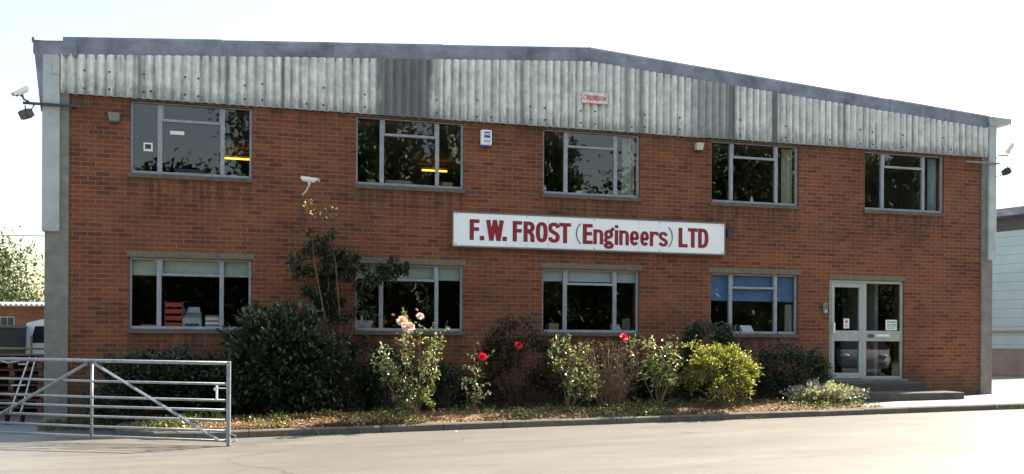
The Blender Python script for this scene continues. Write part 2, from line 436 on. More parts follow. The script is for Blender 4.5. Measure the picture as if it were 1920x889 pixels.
# ------------------------------------------------------------------ the office building
XL, XR, RIDGE = -7.72, 10.52, 1.45
WT = .30                                             # wall thickness
Z0, ZF = -.3, 5.36
fb = 5.265
UB, UT, LB, LT, LL = 4.05, 4.955, 1.502, 2.676, 2.782
WIN = [-5.512, -1.866, 1.527, 4.921, 8.349]; HW = .955
DX0, DX1, DZ0, DZ1 = 6.59, 8.34, .60, 2.61
def roof_z(x): return 6.82 - .0735 * abs(x - RIDGE)
def corr_z(x): return 6.52 - .0728 * abs(x - RIDGE)

bld = thing('office_building', 'two storey red brick engineering office with corrugated cement gable and glazed front door', 'building', (XL, 0, 0))
openings = [(c - HW, c + HW, UB, 5.235) for c in WIN] + [(c - HW, c + HW, LB, LT) for c in WIN[:4]] + [(DX0, DX1, DZ0, DZ1)]
def wall_mesh():
    b = MB()
    xs = sorted({-7.37, 10.23} | {v for o in openings for v in o[:2]})
    zs = sorted({Z0, ZF} | {v for o in openings for v in o[2:]})
    def inside(x, z): return any(o[0] < x < o[1] and o[2] < z < o[3] for o in openings)
    for i in range(len(xs) - 1):
        for j in range(len(zs) - 1):
            x0, x1, z0, z1 = xs[i], xs[i + 1], zs[j], zs[j + 1]
            if inside((x0 + x1) / 2, (z0 + z1) / 2): continue
            b.quad((x0, 0, z0), (x1, 0, z0), (x1, 0, z1), (x0, 0, z1))
            b.quad((x0, WT, z0), (x0, WT, z1), (x1, WT, z1), (x1, WT, z0))
    for x0, x1, z0, z1 in openings:
        b.quad((x0, 0, z0), (x0, 0, z1), (x0, WT, z1), (x0, WT, z0)); b.quad((x1, 0, z0), (x1, WT, z0), (x1, WT, z1), (x1, 0, z1))
        b.quad((x0, 0, z0), (x0, WT, z0), (x1, WT, z0), (x1, 0, z0)); b.quad((x0, 0, z1), (x1, 0, z1), (x1, WT, z1), (x0, WT, z1))
    return b
wall_mesh().build('brick_wall', M['brick'], bld)
# side and rear walls, corner columns
sw = MB(); DEP = 20
sw.box(XL + .05, XL + .30, .36, DEP, Z0, 3.05); sw.box(XR - .30, XR - .05, .36, DEP, Z0, 3.05); sw.box(XL + .05, XR - .05, DEP, DEP + .25, Z0, 6.1)
sw.build('side_wall', mat_brick('side_brick', axis='y'), bld)
def corr_sheet(b, p0, p1, zlo, zhi, out, amp=.026, pitch=.146, th=.007, jag=0, ph=0):
    """vertical corrugated sheeting along p0->p1 (plan), zlo/zhi functions of run length"""
    p0, p1, out = Vector(p0), Vector(p1), Vector(out); L = (p1 - p0).length; d = (p1 - p0) / L
    n = max(2, int(L / pitch * 8)); vs = []
    for i in range(n + 1):
        s_ = L * i / n; q = p0 + d * s_; o = amp * cos(2 * pi * s_ / pitch + ph)
        a = q + out * o; c = a - out * th
        vs += [(a.x, a.y, zlo(s_)), (a.x, a.y, zhi(s_)), (c.x, c.y, zhi(s_)), (c.x, c.y, zlo(s_))]
    # front, top, back and bottom each with their own vertices, so the edges stay crisp when shaded smooth
    for k in range(4):
        k2 = (k + 1) % 4
        b.add([vs[i * 4 + q] for i in range(n + 1) for q in (k, k2)], [(i * 2, i * 2 + 2, i * 2 + 3, i * 2 + 1) for i in range(n)])
    b.add(vs[:4], [(0, 1, 2, 3)]); b.add(vs[-4:], [(3, 2, 1, 0)])
# gable cladding: separate sheets, each lapping its neighbour
x = -7.49; k = 0
cl = MB()
while x < 10.36:
    x1 = min(x + 1.022, 10.36); jz = rnd.uniform(-.006, .006)
    corr_sheet(cl, (x, -.045 - .009 * (k % 2), 0), (x1 + .06 if x1 < 10.3 else x1, -.045 - .009 * (k % 2), 0), lambda s: fb + jz,
               lambda s, x=x: corr_z(x + s) + .012, (0, -1, 0))
    x = x1; k += 1
cl.build('corrugated_gable', M['asb'], bld, smooth=True)
bb = MB(); bb.box(XL + .3, XR - .3, -.012, .012, fb + .004, fb + .05); bb.build('gable_rail', M['dark'], bld)
# backing wall behind the gable sheets (up to the roof)
gw = MB()
gw.add([(XL + .1, .05, 5.372), (XR - .1, .05, 5.372), (XR - .1, .05, roof_z(XR) - .1), (RIDGE, .05, roof_z(RIDGE) - .1), (XL + .1, .05, roof_z(XL) - .1)], [(0, 1, 2, 3, 4)])
gw.build('gable_backing', M['inner'], bld)
for z_, o_ in ((0, 0),):
    bolts = [-7.14, -6.77, -6.25, -6.14, -5.41, -5.62, -4.67, -4.39, -3.67, -3.38, -2.68, -1.42, -.69, -.43, .3, .58, 1.27, 1.55, 2.28, 2.54, 3.26, 4.54, 5.53, 6.52, 7.23, 7.51, 8.23, 9.21, 9.41]
    proto = None
    for i, bx in enumerate(bolts):
        for zz in (5.36 + rnd.uniform(-.01, .03), 5.62 + rnd.uniform(-.03, .04)):
            if zz > 5.5 and i % 5 == 3: continue
            if proto is None:
                m_ = MB(); m_.tube([(XL, .0, 0), (XL, -.012, 0), (XL, -.022, 0)], [.017, .015, .007], 8)
                proto = m_.build('bolt', M['black'], bld); bo = proto
            else:
                bo = proto.copy(); COL.objects.link(bo); bo.parent = bld
            bo.location = (bx - XL, -.075, zz)
# verge cappings, one piece lapping the next
segs = [-7.47, -5.1, -3.22, -1.37, RIDGE, 4.22, 8.03, 10.42]
for k in range(len(segs) - 1):
    x0, x1 = segs[k], segs[k + 1]
    lap = .0 if k % 2 else .012
    if k < 4: xa, xb = x0, x1 + (.06 if k < 3 else 0)
    else: xa, xb = x0 - (.06 if k > 4 else 0), x1
    up = {0: .02, 1: .012, 2: .006, 3: 0, 4: 0, 5: .006, 6: .012}[k]
    c = MB(); vs = []
    n = 5
    for i in range(n):
        x = xa + (xb - xa) * i / (n - 1)
        zt = roof_z(x) + up; zb = corr_z(x) - .05
        prof = [(-.012 - lap, zb), (-.022 - lap, zt - .05), (-.008 - lap, zt - .012), (.03, zt), (.30, zt + .012), (.30, zt - .012), (.02, zt - .03), (.004 - lap, zb)]
        vs += [(x, y, z) for y, z in prof]
    fs = []
    for i in range(n - 1):
        for q in range(8):
            q2 = (q + 1) % 8; fs.append((i * 8 + q, i * 8 + 8 + q, i * 8 + 8 + q2, i * 8 + q2))
    fs += [tuple(range(8)), tuple(range(n * 8 - 1, n * 8 - 9, -1))]
    c.add(vs, fs); c.build('verge_capping', M['capping'], bld)
# roof sheets
rf = MB()
for xa, xb in ((XL - .12, RIDGE), (RIDGE, XR + .12)):
    za, zb = roof_z(xa) - .03, roof_z(xb) - .03
    rf.add([(xa, .06, za), (xb, .06, zb), (xb, DEP + .3, zb), (xa, DEP + .3, za), (xa, .06, za - .05), (xb, .06, zb - .05), (xb, DEP + .3, zb - .05), (xa, DEP + .3, za - .05)],
           [(0, 1, 2, 3), (7, 6, 5, 4), (0, 4, 5, 1), (2, 6, 7, 3), (0, 3, 7, 4), (1, 5, 6, 2)])
rf.build('roof', M['roof'], bld)
# side cladding
for sx, xx, out in ((-1, XL - .02, (-1, 0, 0)), (1, XR + .03, (1, 0, 0))):
    c = MB(); corr_sheet(c, (xx, .06, 0), (xx, DEP, 0), lambda s: 3.05, lambda s: 6.02, out)
    c.build('side_cladding', M['flash'], bld, smooth=True)
# corner flashings and columns
f = MB()
f.bbox(XL - .035, -7.505, -.075, .0, 3.045, 5.86, .012); f.bbox(XL - .035, XL + .0, 0.0, .16, 3.045, 5.9, .008)
f.bbox(-7.60, -7.505, -.092, -.076, 5.55, 5.845, .004)
f.build('corner_flashing', M['flash'], bld)
f = MB(); f.bbox(10.372, XR + .05, -.075, .0, 3.10, 5.93, .012); f.bbox(XR + .01, XR + .05, 0, .16, 3.1, 5.9, .008); f.build('corner_flashing', M['flash'], bld)
c = MB(); c.bbox(XL, -7.372, -.03, .36, Z0, 5.30, .012); c.build('concrete_column', M['conc'], bld)
c = MB(); c.bbox(10.232, XR, -.03, .36, Z0, 5.30, .012); c.build('concrete_column', M['conc'], bld)
# eaves gutters seen end-on, with the tapering closer on the left
e = MB()
e.box(XL - .17, -7.26, -.065, -.0, 5.862, 6.075); e.box(XL - .17, XL + .02, .0, DEP + .3, 5.93, 6.07); e.box(XL - .19, XL - .15, -.075, .0, 6.04, 6.11)
e.add([(XL - .17, -.07, 6.06), (XL - .0, -.07, 5.93), (XL - .03, -.07, 4.95), (XL - .055, -.07, 4.95), (XL - .17, -.02, 6.06), (XL - .0, -.02, 5.93), (XL - .03, -.02, 4.95), (XL - .055, -.02, 4.95)],
      [(0, 3, 2, 1), (4, 5, 6, 7), (0, 4, 7, 3), (1, 2, 6, 5), (0, 1, 5, 4), (3, 7, 6, 2)])
e.build('gutter', M['capping'], bld)
e = MB()
e.add([(10.36, -.085, 6.13), (10.40, -.085, 5.93), (10.56, -.085, 5.93), (10.93, -.085, 6.0), (10.93, -.085, 6.11),
       (10.36, -.0, 6.13), (10.40, -.0, 5.93), (10.56, -.0, 5.93), (10.93, -.0, 6.0), (10.93, -.0, 6.11)],
      [(0, 1, 2, 3, 4), (9, 8, 7, 6, 5), (0, 5, 6, 1), (1, 6, 7, 2), (2, 7, 8, 3), (3, 8, 9, 4), (4, 9, 5, 0)])
e.box(XR + .06, 10.93, .0, DEP + .3, 5.99, 6.1); e.build('gutter', M['flash'], bld)
# interior shell
i_ = MB(); i_.box(XL + .3, XR - .3, WT + .004, 7.6, 3.18, 3.36); i_.build('floor_slab', M['floor'], bld)
i_ = MB(); i_.box(XL + .3, XR - .3, WT + .004, 7.6, .38, .52); i_.build('ground_floor', M['floor'], bld)
i_ = MB(); i_.box(XL + .3, XR - .3, 7.6, 7.75, .38, 5.5)
for px in (-3.6, 3.2, 6.2): i_.box(px, px + .1, WT + .004, 7.596, .524, 3.176)
for px in (-3.75, 3.3, 6.6): i_.box(px, px + .1, WT + .004, 7.596, 3.364, 5.436)
i_.build('interior_wall', M['inner'], bld)
i_ = MB(); i_.box(XL + .3, XR - .3, .06, 7.6, 5.44, 5.5); i_.build('ceiling', mat_plain('ceiling_paint', (.3, .26, .2), .9), bld)

def window(c, zb, zt, ztr, upper, blind=None, curtain=None):
    x0, x1 = c - HW, c + HW; m1, m2 = c - .505, c + .479
    y0, y1 = .046, .10
    fr = MB(); t = .03
    fr.bbox(x0, x0 + t, y0, y1, zb, zt, .004); fr.bbox(x1 - t - .012, x1, y0, y1, zb, zt, .004)
    fr.bbox(x0 + t, x1 - t - .012, y0 + .002, y1 - .002, zt - t + (.012 if upper else 0), zt, .004); fr.bbox(x0 + t, x1 - t - .012, y0 - .012, y1 - .002, zb, zb + .048, .004)
    fr.bbox(m1 - .036, m1 + .036, y0 - .006, y1 + .003, zb + .048, zt - t, .005); fr.bbox(m2 - .034, m2 + .034, y0 - .006, y1 + .003, zb + .048, zt - t, .005)
    fr.bbox(m1 + .036, m2 - .034, y0, y1 - .004, ztr - .022, ztr + .022, .004)
    # slim casement inner edges round the top light
    fr.box(m1 + .036, m1 + .056, y0 + .006, y1 - .01, ztr + .022, zt - t); fr.box(m2 - .05, m2 - .034, y0 + .006, y1 - .01, ztr + .022, zt - t)
    wn_ = fr.build('window', M['frame'], bld)
    g = MB(); yg = .074
    for a, d, z0, z1 in ((x0 + t, m1 - .036, zb + .048, zt - t), (m2 + .034, x1 - t - .012, zb + .048, zt - t), (m1 + .036, m2 - .034, zb + .048, ztr - .022), (m1 + .056, m2 - .05, ztr + .022, zt - t)):
        yy = yg + rnd.uniform(-.003, .003); tl = rnd.uniform(-.004, .004)
        g.quad((a, yy, z0), (d, yy + tl, z0), (d, yy + tl, z1), (a, yy, z1))
    g.build('pane', M['glass'], wn_)
    s_ = MB(); s_.bbox(x0 - .03, x1 + .03, -.035, .027, zb - .075, zb - .001, .008); s_.build('sill', M['sill'], wn_)
    bd = MB(); bd.box(x0 + .01, x1 - .01, .10, .62, zb + .002, zb + .026); bd.build('window_board', M['frame'], wn_)
    if not upper:
        l_ = MB(); l_.bbox(x0 - .045, x1 + .05, -.012, .20, zt + .001, zt + .105, .006); l_.build('lintel', M['lintel'], wn_)
    else:
        l_ = MB(); l_.box(x0, x1, -.004, .10, zt + .001, zt + .028); l_.build('shaded_head_trim', M['sill'], wn_)  # head board coloured dark for the shadow under the corrugated sheeting
    if blind:
        bm_, drop = blind; q = MB(); q.box(x0 + t, x1 - t, .125, .135, zt - drop, zt - .01); q.tube([(x0 + t, .13, zt - drop), (x1 - t, .13, zt - drop)], .014, 8)
        q.tube([(x0 + t, .15, zt - .03), (x1 - t, .15, zt - .03)], .03, 8); q.build('blind', bm_, wn_)
    if curtain:
        ca, cb_, cm = curtain[:3]; z_lo = zb + .03; z_hi = curtain[3] if len(curtain) > 3 else zt - .02
        q = MB(); n = 24; vs = []
        for i in range(n + 1):
            xx = ca + (cb_ - ca) * i / n; yy = .22 + .03 * sin(i * 1.9) + .012 * sin(i * 5.3)
            vs += [(xx, yy, z_lo), (xx, yy, z_hi), (xx, yy + .004, z_hi), (xx, yy + .004, z_lo)]
        q.add(vs, [(i * 4 + k, i * 4 + 4 + k, i * 4 + 4 + (k + 1) % 4, i * 4 + (k + 1) % 4) for i in range(n) for k in range(4)])
        q.build('curtain', cm, wn_)
    return wn_
pale = mat_plain('pale_blue_curtain', (.46, .52, .52), .9, 0, .1, 8)
w1u = window(WIN[0], UB, 5.235, UT, True)
window(WIN[1], UB, 5.235, UT, True)
window(WIN[2], UB, 5.235, UT, True, None, (2.2, 2.46, M['curt']))
window(WIN[3], UB, 5.235, UT, True, None, (5.62, 5.86, M['curt']))
window(WIN[4], UB, 5.235, UT, True, None, (9.08, 9.28, pale))
window(WIN[0], LB, LT, 2.405, False, (M['blindg'], .275))
window(WIN[1], LB, LT, 2.405, False, (M['blindg'], .25))
window(WIN[2], LB, LT, 2.405, False, (M['blindw'], .215))
window(WIN[3], LB, LT, 2.405, False, (M['blindb'], .52), (5.72, 5.87, M['curt'], 2.1))
# stickers on the upper left window
st = MB(); st.box(-6.27, -6.13, .062, .066, 4.43, 4.57); st.cur = 1; st.box(-6.245, -6.155, .059, .0618, 4.468, 4.545); st.build('sticker', [M['paper'], M['dark']], w1u)
st = MB(); st.box(-5.86, -5.64, .062, .066, 4.73, 4.79); st.build('sticker', M['paper'], w1u)

# entrance door
dr = MB(); y0, y1 = .03, .09; ft = .055; mx = 7.425
dr.bbox(DX0, DX0 + ft, y0, y1, DZ0, DZ1, .005); dr.bbox(DX1 - ft, DX1, y0, y1, DZ0, DZ1, .005); dr.bbox(DX0 + ft, DX1 - ft, y0 + .002, y1 - .002, DZ1 - .06, DZ1, .005)
dr.bbox(mx - .045, mx + .045, y0 - .004, y1 + .002, DZ0, DZ1 - .06, .005); dr.bbox(mx + .045, DX1 - ft, y0 + .004, y1 - .004, DZ0, DZ0 + .055, .005)
dr.bbox(mx + .045, DX1 - ft, y0 + .004, y1 - .004, 1.372, 1.585, .005)
door = dr.build('door', M['door'], bld)
lf = MB()
lx0, lx1 = DX0 + ft + .004, mx - .049
lf.bbox(lx0, lx0 + .075, y0 - .008, y1 - .012, DZ0 + .012, DZ1 - .064, .005); lf.bbox(lx1 - .075, lx1, y0 - .008, y1 - .012, DZ0 + .012, DZ1 - .064, .005)
lf.bbox(lx0 + .075, lx1 - .075, y0 - .006, y1 - .014, DZ0 + .012, DZ0 + .13, .005); lf.bbox(lx0 + .075, lx1 - .075, y0 - .006, y1 - .014, DZ1 - .15, DZ1 - .064, .005)
lf.bbox(lx0 + .075, lx1 - .075, y0 - .006, y1 - .014, 1.372, 1.585, .005)
lf.build('door_leaf', M['door'], door)
g = MB()
for a, d, z0, z1 in ((lx0 + .075, lx1 - .075, DZ0 + .13, 1.372), (lx0 + .075, lx1 - .075, 1.585, DZ1 - .15), (mx + .045, DX1 - ft, DZ0 + .055, 1.372), (mx + .045, DX1 - ft, 1.585, DZ1 - .06)):
    g.quad((a, .06, z0), (d, .061, z0), (d, .061, z1), (a, .06, z1))
g.build('pane', M['dglass'], door)
h = MB(); h.bbox(lx0 + .02, lx0 + .06, -.035, .018, 1.53, 1.74, .008); h.build('handle', M['white'], door)
n_ = MB(); n_.box(6.955, 7.085, .05, .054, 1.63, 1.83); n_.cur = 1; n_.tube([(7.02, .049, 1.765), (7.02, .0475, 1.765)], .032, 14)
for k in range(3): n_.box(6.975, 7.065, .0478, .0495, 1.70 - k * .022, 1.708 - k * .022)
n_.build('notice', [M['paper'], mat_plain('red_print', (.5, .08, .1), .6)], door)
n_ = MB(); n_.box(7.945, 8.215, .05, .054, 1.60, 1.815); n_.cur = 1
for k, (a, d, hh) in enumerate(((7.975, 8.185, .028), (7.985, 8.06, .03), (8.08, 8.19, .03), (7.975, 8.185, .018), (7.99, 8.17, .014))):
    zz = [1.77, 1.715, 1.715, 1.67, 1.635][k]; n_.box(a, d, .0478, .0495, zz - hh / 2, zz + hh / 2)
n_.build('notice', [M['paper'], M['green']], door)
n_ = MB(); n_.bbox(7.515, 7.645, .018, .032, 1.448, 1.515, .004); n_.build('letter_plate', M['dark'], door)
n_ = MB(); n_.bbox(7.70, 8.02, .018, .032, 1.452, 1.512, .004); n_.cur = 1
for k in range(9): n_.box(7.72 + k * .032, 7.742 + k * .032, .0155, .0178, 1.462, 1.468)
n_.build('name_plate', [M['paper'], M['dark']], door)
l_ = MB(); l_.bbox(DX0 - .02, DX1 + .05, -.012, .2, DZ1 + .001, DZ1 + .10, .006); l_.build('lintel', M['lintel'], door)
l_ = MB(); l_.bbox(DX0 - .06, DX1 + .08, -.06, .14, DZ0 - .05, DZ0 - .001, .008); l_.build('threshold', M['conc'], door)
lb = MB(); lb.box(8.02, 8.10, .5, 1.6, .524, 2.9); lb.build('lobby_panel', M['blindw'], door)
# steps
zs_ = g_bed(7.5)
sp = MB(); sp.bbox(6.15, 8.60, -.50, -.001, 0, .552, .012); sp.build('step', M['stepc'], bld)
sp = MB(); sp.bbox(6.0, 8.86, -1.10, -.502, 0, .385, .012); sp.build('step', M['stepc'], bld)

# ------------------------------------------------------------------ lettering
def stroke(b, pts, a, bb, y, depth, grow=0, closed=False):
    a += grow; bb += grow
    P = [Vector(p) for p in pts]; n = len(P)
    for_ = []
    for i in range(n):
        if closed: d = P[(i + 1) % n] - P[(i - 1) % n]
        else: d = P[min(i + 1, n - 1)] - P[max(i - 1, 0)]
        d.normalize(); nn = Vector((-d.y, d.x)); hw = sqrt((nn.x * a) ** 2 + (nn.y * bb) ** 2)
        p = P[i].copy()
        if not closed and grow and i in (0, n - 1): p += d * (grow if i else -grow)
        for_.append((p + nn * hw, p - nn * hw))
    vs = []
    for l, r in for_: vs += [(l.x, y, l.y), (r.x, y, r.y), (r.x, y + depth, r.y), (l.x, y + depth, l.y)]
    fs = []; m_ = n if closed else n - 1
    for i in range(m_):
        j = (i + 1) % n
        for k in range(4):
            k2 = (k + 1) % 4; fs.append((i * 4 + k, j * 4 + k, j * 4 + k2, i * 4 + k2))
    if not closed: fs += [(0, 1, 2, 3), (n * 4 - 1, n * 4 - 2, n * 4 - 3, n * 4 - 4)]
    b.add(vs, fs)
def arc(cx, cz, rx, rz, a0, a1, n=14, e=1.0):
    o = []
    for i in range(n + 1):
        t = R(a0 + (a1 - a0) * i / n); c_, s_ = cos(t), sin(t)
        o.append((cx + rx * abs(c_) ** e * (1 if c_ >= 0 else -1), cz + rz * abs(s_) ** e * (1 if s_ >= 0 else -1)))
    return o
def glyph(ch, w, h, a, b):
    """centre-line strokes of a letter in a w x h box; a, b = half stem and half bar thickness"""
    if ch == '.': return [([(0, a), (w, a)], False)]
    if ch == '(': return [(arc(w * 1.9, h * .5, w * 1.85, h * .55, 122, 238, 12), False)]
    if ch == ')': return [(arc(-w * .9, h * .5, w * 1.85, h * .55, -58, 58, 12), False)]
    st = ([(a, 0), (a, h)], False)
    if ch == 'F': return [st, ([(a, h - b), (w, h - b)], False), ([(a, h * .53), (w * .95, h * .53)], False)]
    if ch == 'E': return [st, ([(a, h - b), (w, h - b)], False), ([(a, h * .52), (w * .93, h * .52)], False), ([(a, b), (w, b)], False)]
    if ch == 'L': return [st, ([(a, b), (w, b)], False)]
    if ch == 'T': return [([(w / 2, 0), (w / 2, h - b)], False), ([(0, h - b), (w, h - b)], False)]
    if ch == 'N': return [st, ([(w - a, 0), (w - a, h)], False), ([(a, h), (w - a, 0)], False)]
    if ch == 'W': return [([(a, h), (w * .29, 0)], False), ([(w * .29, 0), (w * .5, h)], False), ([(w * .5, h), (w * .71, 0)], False), ([(w * .71, 0), (w - a, h)], False)]
    if ch == 'O': return [(arc(w / 2, h / 2, w / 2 - a, h / 2 - b, 0, 345, 23, .8), True)]
    if ch == 'C': return [(arc(w / 2, h / 2, w / 2 - a, h / 2 - b, 50, 310, 20, .8), False)]
    if ch == 'D': return [st, ([(a, h - b), (w * .4, h - b)] + arc(w * .4, h / 2, w * .6 - a, h / 2 - b, 80, -80, 14, .8) + [(w * .4, b), (a, b)], False)]
    if ch == 'R': return [st, ([(a, h - b), (w * .45, h - b)] + arc(w * .45, h * .735, w * .55 - a, h * .265 - b, 80, -80, 10, .85) + [(w * .45, h * .47 + b), (a, h * .47 + b)], False),
                          ([(w * .5, h * .5), (w * .68, h * .42), (w - a * 1.1, h * .28), (w - a, 0)], False)]
    if ch == 'S':
        return [(arc(w / 2, h * .735, w / 2 - a, h * .265 - b, 8, 200, 12, .85) + [(w * .28, h * .57), (w * .5, h * .5), (w * .72, h * .43)] + arc(w / 2, h * .275, w / 2 - a, h * .275 - b, 20, -172, 12, .85), False)]
    x = h * .74
    if ch == 'i': return [([(w / 2, 0), (w / 2, x)], False), ([(w / 2 - a, h * .94), (w / 2 + a, h * .94)], False)]
    if ch == 'n': return [([(a, 0), (a, x)], False), ([(a, x * .72), (w * .3, x * .93)] + arc(w * .55, x - b - .06, w * .45 - a, .06, 110, 0, 6) + [(w - a, 0)], False)]
    if ch == 'r': return [([(a, 0), (a, x)], False), ([(a, x * .62), (w * .35, x * .9), (w * .6, x - b), (w * .85, x * .93), (w * .86, x * .78)], False)]
    if ch == 'e': return [([(a, x * .47), (w - a, x * .47)] + arc(w / 2, x / 2, w / 2 - a, x / 2 - b, 0, 318, 20, .85), False)]
    if ch == 's':
        return [(arc(w / 2, x * .735, w / 2 - a, x * .265 - b, 8, 200, 10, .85) + [(w * .3, x * .57), (w * .5, x * .5), (w * .7, x * .43)] + arc(w / 2, x * .275, w / 2 - a, x * .275 - b, 20, -172, 10, .85), False)]
    if ch == 'g': return [(arc(w * .48, x * .70, w * .44 - a, x * .30 - b, 0, 340, 17), True), (arc(w * .5, -h * .06, w * .5 - a, h * .135 - b * .6, 0, 340, 17), True),
                          ([(w * .25, x * .42), (w * .12, x * .27), (w * .3, x * .18), (w * .75, x * .1)], False), ([(w * .72, x * .93), (w * .85, x * 1.05), (w, x * 1.13)], False)]
def letter(parent, ch, x0, x1, zb, h, a, b, y, mats, outline=.010, thin=.008, depth=.006):
    w_ = x1 - x0; m_ = MB()
    T_ = lambda p: (p[0] + x0, p[1] + zb)
    par = ch in '()'
    aa, bb2 = (thin, thin) if par else ((w_ * .5, a) if ch == '.' else (a, b))
    for k, (pts, cl_) in enumerate(glyph(ch, w_, h, a, b)):
        pp = [T_(p) for p in pts]
        m_.cur = 1 if par else 0
        stroke(m_, pp, aa if ch != '.' else a, bb2, y - k * .0007, depth, 0, cl_)
        if not par and outline:
            m_.cur = 1; stroke(m_, pp, aa if ch != '.' else a, bb2, y + .0032 - k * .0004, depth - .002, outline, cl_)
    return m_.build('letter', mats, parent)

sg = thing('company_sign', 'long white board lettered F.W. FROST (Engineers) LTD in dark red', 'sign', (1.53, -.06, 3.3))
b = MB(); b.bbox(-1.11, 4.215, -.075, -.002, 3.035, 3.62, .008); b.build('sign_board', M['signwhite'], sg)
b = MB()
for z0, z1 in ((3.012, 3.033), (3.622, 3.64)): b.box(-1.125, 4.23, -.082, -.002, z0, z1)
b.box(-1.125, -1.112, -.082, -.002, 3.0335, 3.6215); b.box(4.217, 4.23, -.082, -.002, 3.0335, 3.6215)
b.build('sign_frame', M['grey'], sg)
b = MB()
for xx in (.655, 2.43): b.box(xx, xx + .006, -.0765, -.0745, 3.05, 3.61)
b.build('board_joint', M['blindw'], sg)
for k in range(5):
    for zz in (3.065, 3.59):
        b = MB(); b.tube([(-1.06 + k * 1.305, -.0752, zz), (-1.06 + k * 1.305, -.080, zz)], .011, 8); b.build('screw', M['grey'], sg)
for ch, x0, x1 in [('F', -.808, -.641), ('.', -.621, -.554), ('W', -.506, -.192), ('.', -.202, -.133), ('F', -.011, .151), ('R', .192, .388), ('O', .424, .635), ('S', .66, .869), ('T', .87, 1.086), ('(', 1.193, 1.291), ('E', 1.329, 1.508), ('n', 1.535, 1.718), ('g', 1.739, 1.93), ('i', 1.951, 2.024), ('n', 2.047, 2.229), ('e', 2.261, 2.433), ('e', 2.47, 2.635), ('r', 2.664, 2.83), ('s', 2.843, 3.021), (')', 3.032, 3.123), ('L', 3.255, 3.429), ('T', 3.45, 3.64), ('D', 3.662, 3.866)]:
    lo = ch.islower(); letter(sg, ch, x0, x1, 3.148 - (.02 if ch in '()' else 0), .357 + (.04 if ch in '()' else 0), .028 if lo else .032, .021 if lo else .025, -.081, [M['red'], M['redline']], .006 if lo else .007)

cs = thing('maker_plate', 'small faded white plate lettered CRENDON in red on the corrugated gable', 'sign', (1.53, -.11, 5.84))
faded = NT('faded_red_and_white'); _c = faded.coord()
faded.base(faded.ramp(faded.noise(faded.coord((1, 1, 1), (.3, 0, .2)), 7, 3), [(.45, (.72, .68, .66)), (.62, (.72, .42, .38)), (.72, (.62, .18, .14))])); faded.p.inputs['Roughness'].default_value = .7
b = MB(); b.bbox(1.285, 1.785, -.105, -.092, 5.745, 5.945, .003); b.build('plate', faded.mat, cs)
xx = 1.305
for ch in 'CRENDON':
    letter(cs, ch, xx, xx + .056, 5.80, .085, .0085, .007, -.1085, [mat_plain('faded_red_letter', (.44, .12, .095), .6) if 'faded_red_letter' not in bpy.data.materials else bpy.data.materials['faded_red_letter'], M['redline']], 0, .008, .003); xx += .0665

# ------------------------------------------------------------------ wall fittings
ab = thing('alarm_box', 'white burglar alarm box with blue emblem beside the second upper window', 'alarm box', (-.515, -.0, 3.63 + EYE))
b = MB(); zc = 4.985; b.bbox(-.615, -.415, -.075, -.001, zc - .13, zc + .145, .012); b.build('housing', M['white'], ab)
b = MB(); b.bbox(-.605, -.425, -.06, -.001, zc - .165, zc - .131, .008); b.build('strobe', M['blue'], ab)
b = MB(); b.box(-.565, -.437, -.0775, -.0752, zc - .10, zc + .115); b.cur = 1
b.box(-.558, -.444, -.079, -.0776, zc + .0, zc + .11); b.box(-.558, -.444, -.079, -.0776, zc - .05, zc - .042)
for k in range(3): b.box(-.556 + k * .04, -.528 + k * .04, -.079, -.0776, zc - .075, zc - .062)
b.cur = 0
stroke(b, arc(-.532, zc + .065, .022, .017, 30, 330, 12), .006, .006, -.0805, .001); stroke(b, arc(-.470, zc + .065, .022, .017, 210, 510, 12), .006, .006, -.0805, .001)
stroke(b, [(-.515, zc + .052), (-.487, zc + .078)], .006, .006, -.0807, .001); stroke(b, [(-.515, zc + .078), (-.487, zc + .052)], .006, .006, -.0809, .001)
b.build('emblem', [M['paper'], M['blue']], ab)

def lampbox(name, label, cat, x, z, w_, h_, d_, mat, mat2):
    t_ = thing(name, label, cat, (x, 0, z))
    b = MB(); b.add([(x - w_ / 2, -d_, z + h_ / 2), (x + w_ / 2, -d_, z + h_ / 2), (x + w_ / 2 * .8, -d_ * .75, z - h_ / 2), (x - w_ / 2 * .8, -d_ * .75, z - h_ / 2),
                     (x - w_ / 2, -.002, z + h_ / 2), (x + w_ / 2, -.002, z + h_ / 2), (x + w_ / 2 * .8, -.002, z - h_ / 2), (x - w_ / 2 * .8, -.002, z - h_ / 2)],
                    [(0, 3, 2, 1), (4, 5, 6, 7), (0, 1, 5, 4), (3, 7, 6, 2), (0, 4, 7, 3), (1, 2, 6, 5)])
    b.build('housing', mat, t_)
    b = MB(); b.box(x - w_ * .36, x + w_ * .36, -d_ * .7, -.002, z - h_ / 2 - .03, z - h_ / 2 - .002); b.build('lens', mat2, t_)
lampbox('wall_light', 'small grey wall light left of the first upper window', 'wall light', -6.70, 4.93, .17, .13, .11, M['grey'], M['dark'])
lampbox('wall_light', 'cream wall light just left of the fourth upper window', 'wall light', 3.68, 5.085, .15, .13, .12, M['beige'], M['dark'])
lampbox('sensor_box', 'little dark box on the brick right of the long white sign', 'sensor', 4.34, 3.47, .12, .12, .07, M['dark'], M['dark'])
ic = thing('door_intercom', 'grey intercom panel on the brick left of the front door', 'intercom', (6.48, 0, 2.0))
b = MB(); b.bbox(6.43, 6.53, -.04, -.002, 1.92, 2.13, .006); b.build('panel', M['grey'], ic)
b = MB(); [b.box(6.455, 6.505, -.043, -.0405, 2.03 + k * .018, 2.038 + k * .018) for k in range(4)]; b.build('speaker_grille', M['dark'], ic)
b = MB(); b.tube([(6.48, -.041, 1.965), (6.48, -.048, 1.965)], .014, 10); b.build('button', M['white'], ic)

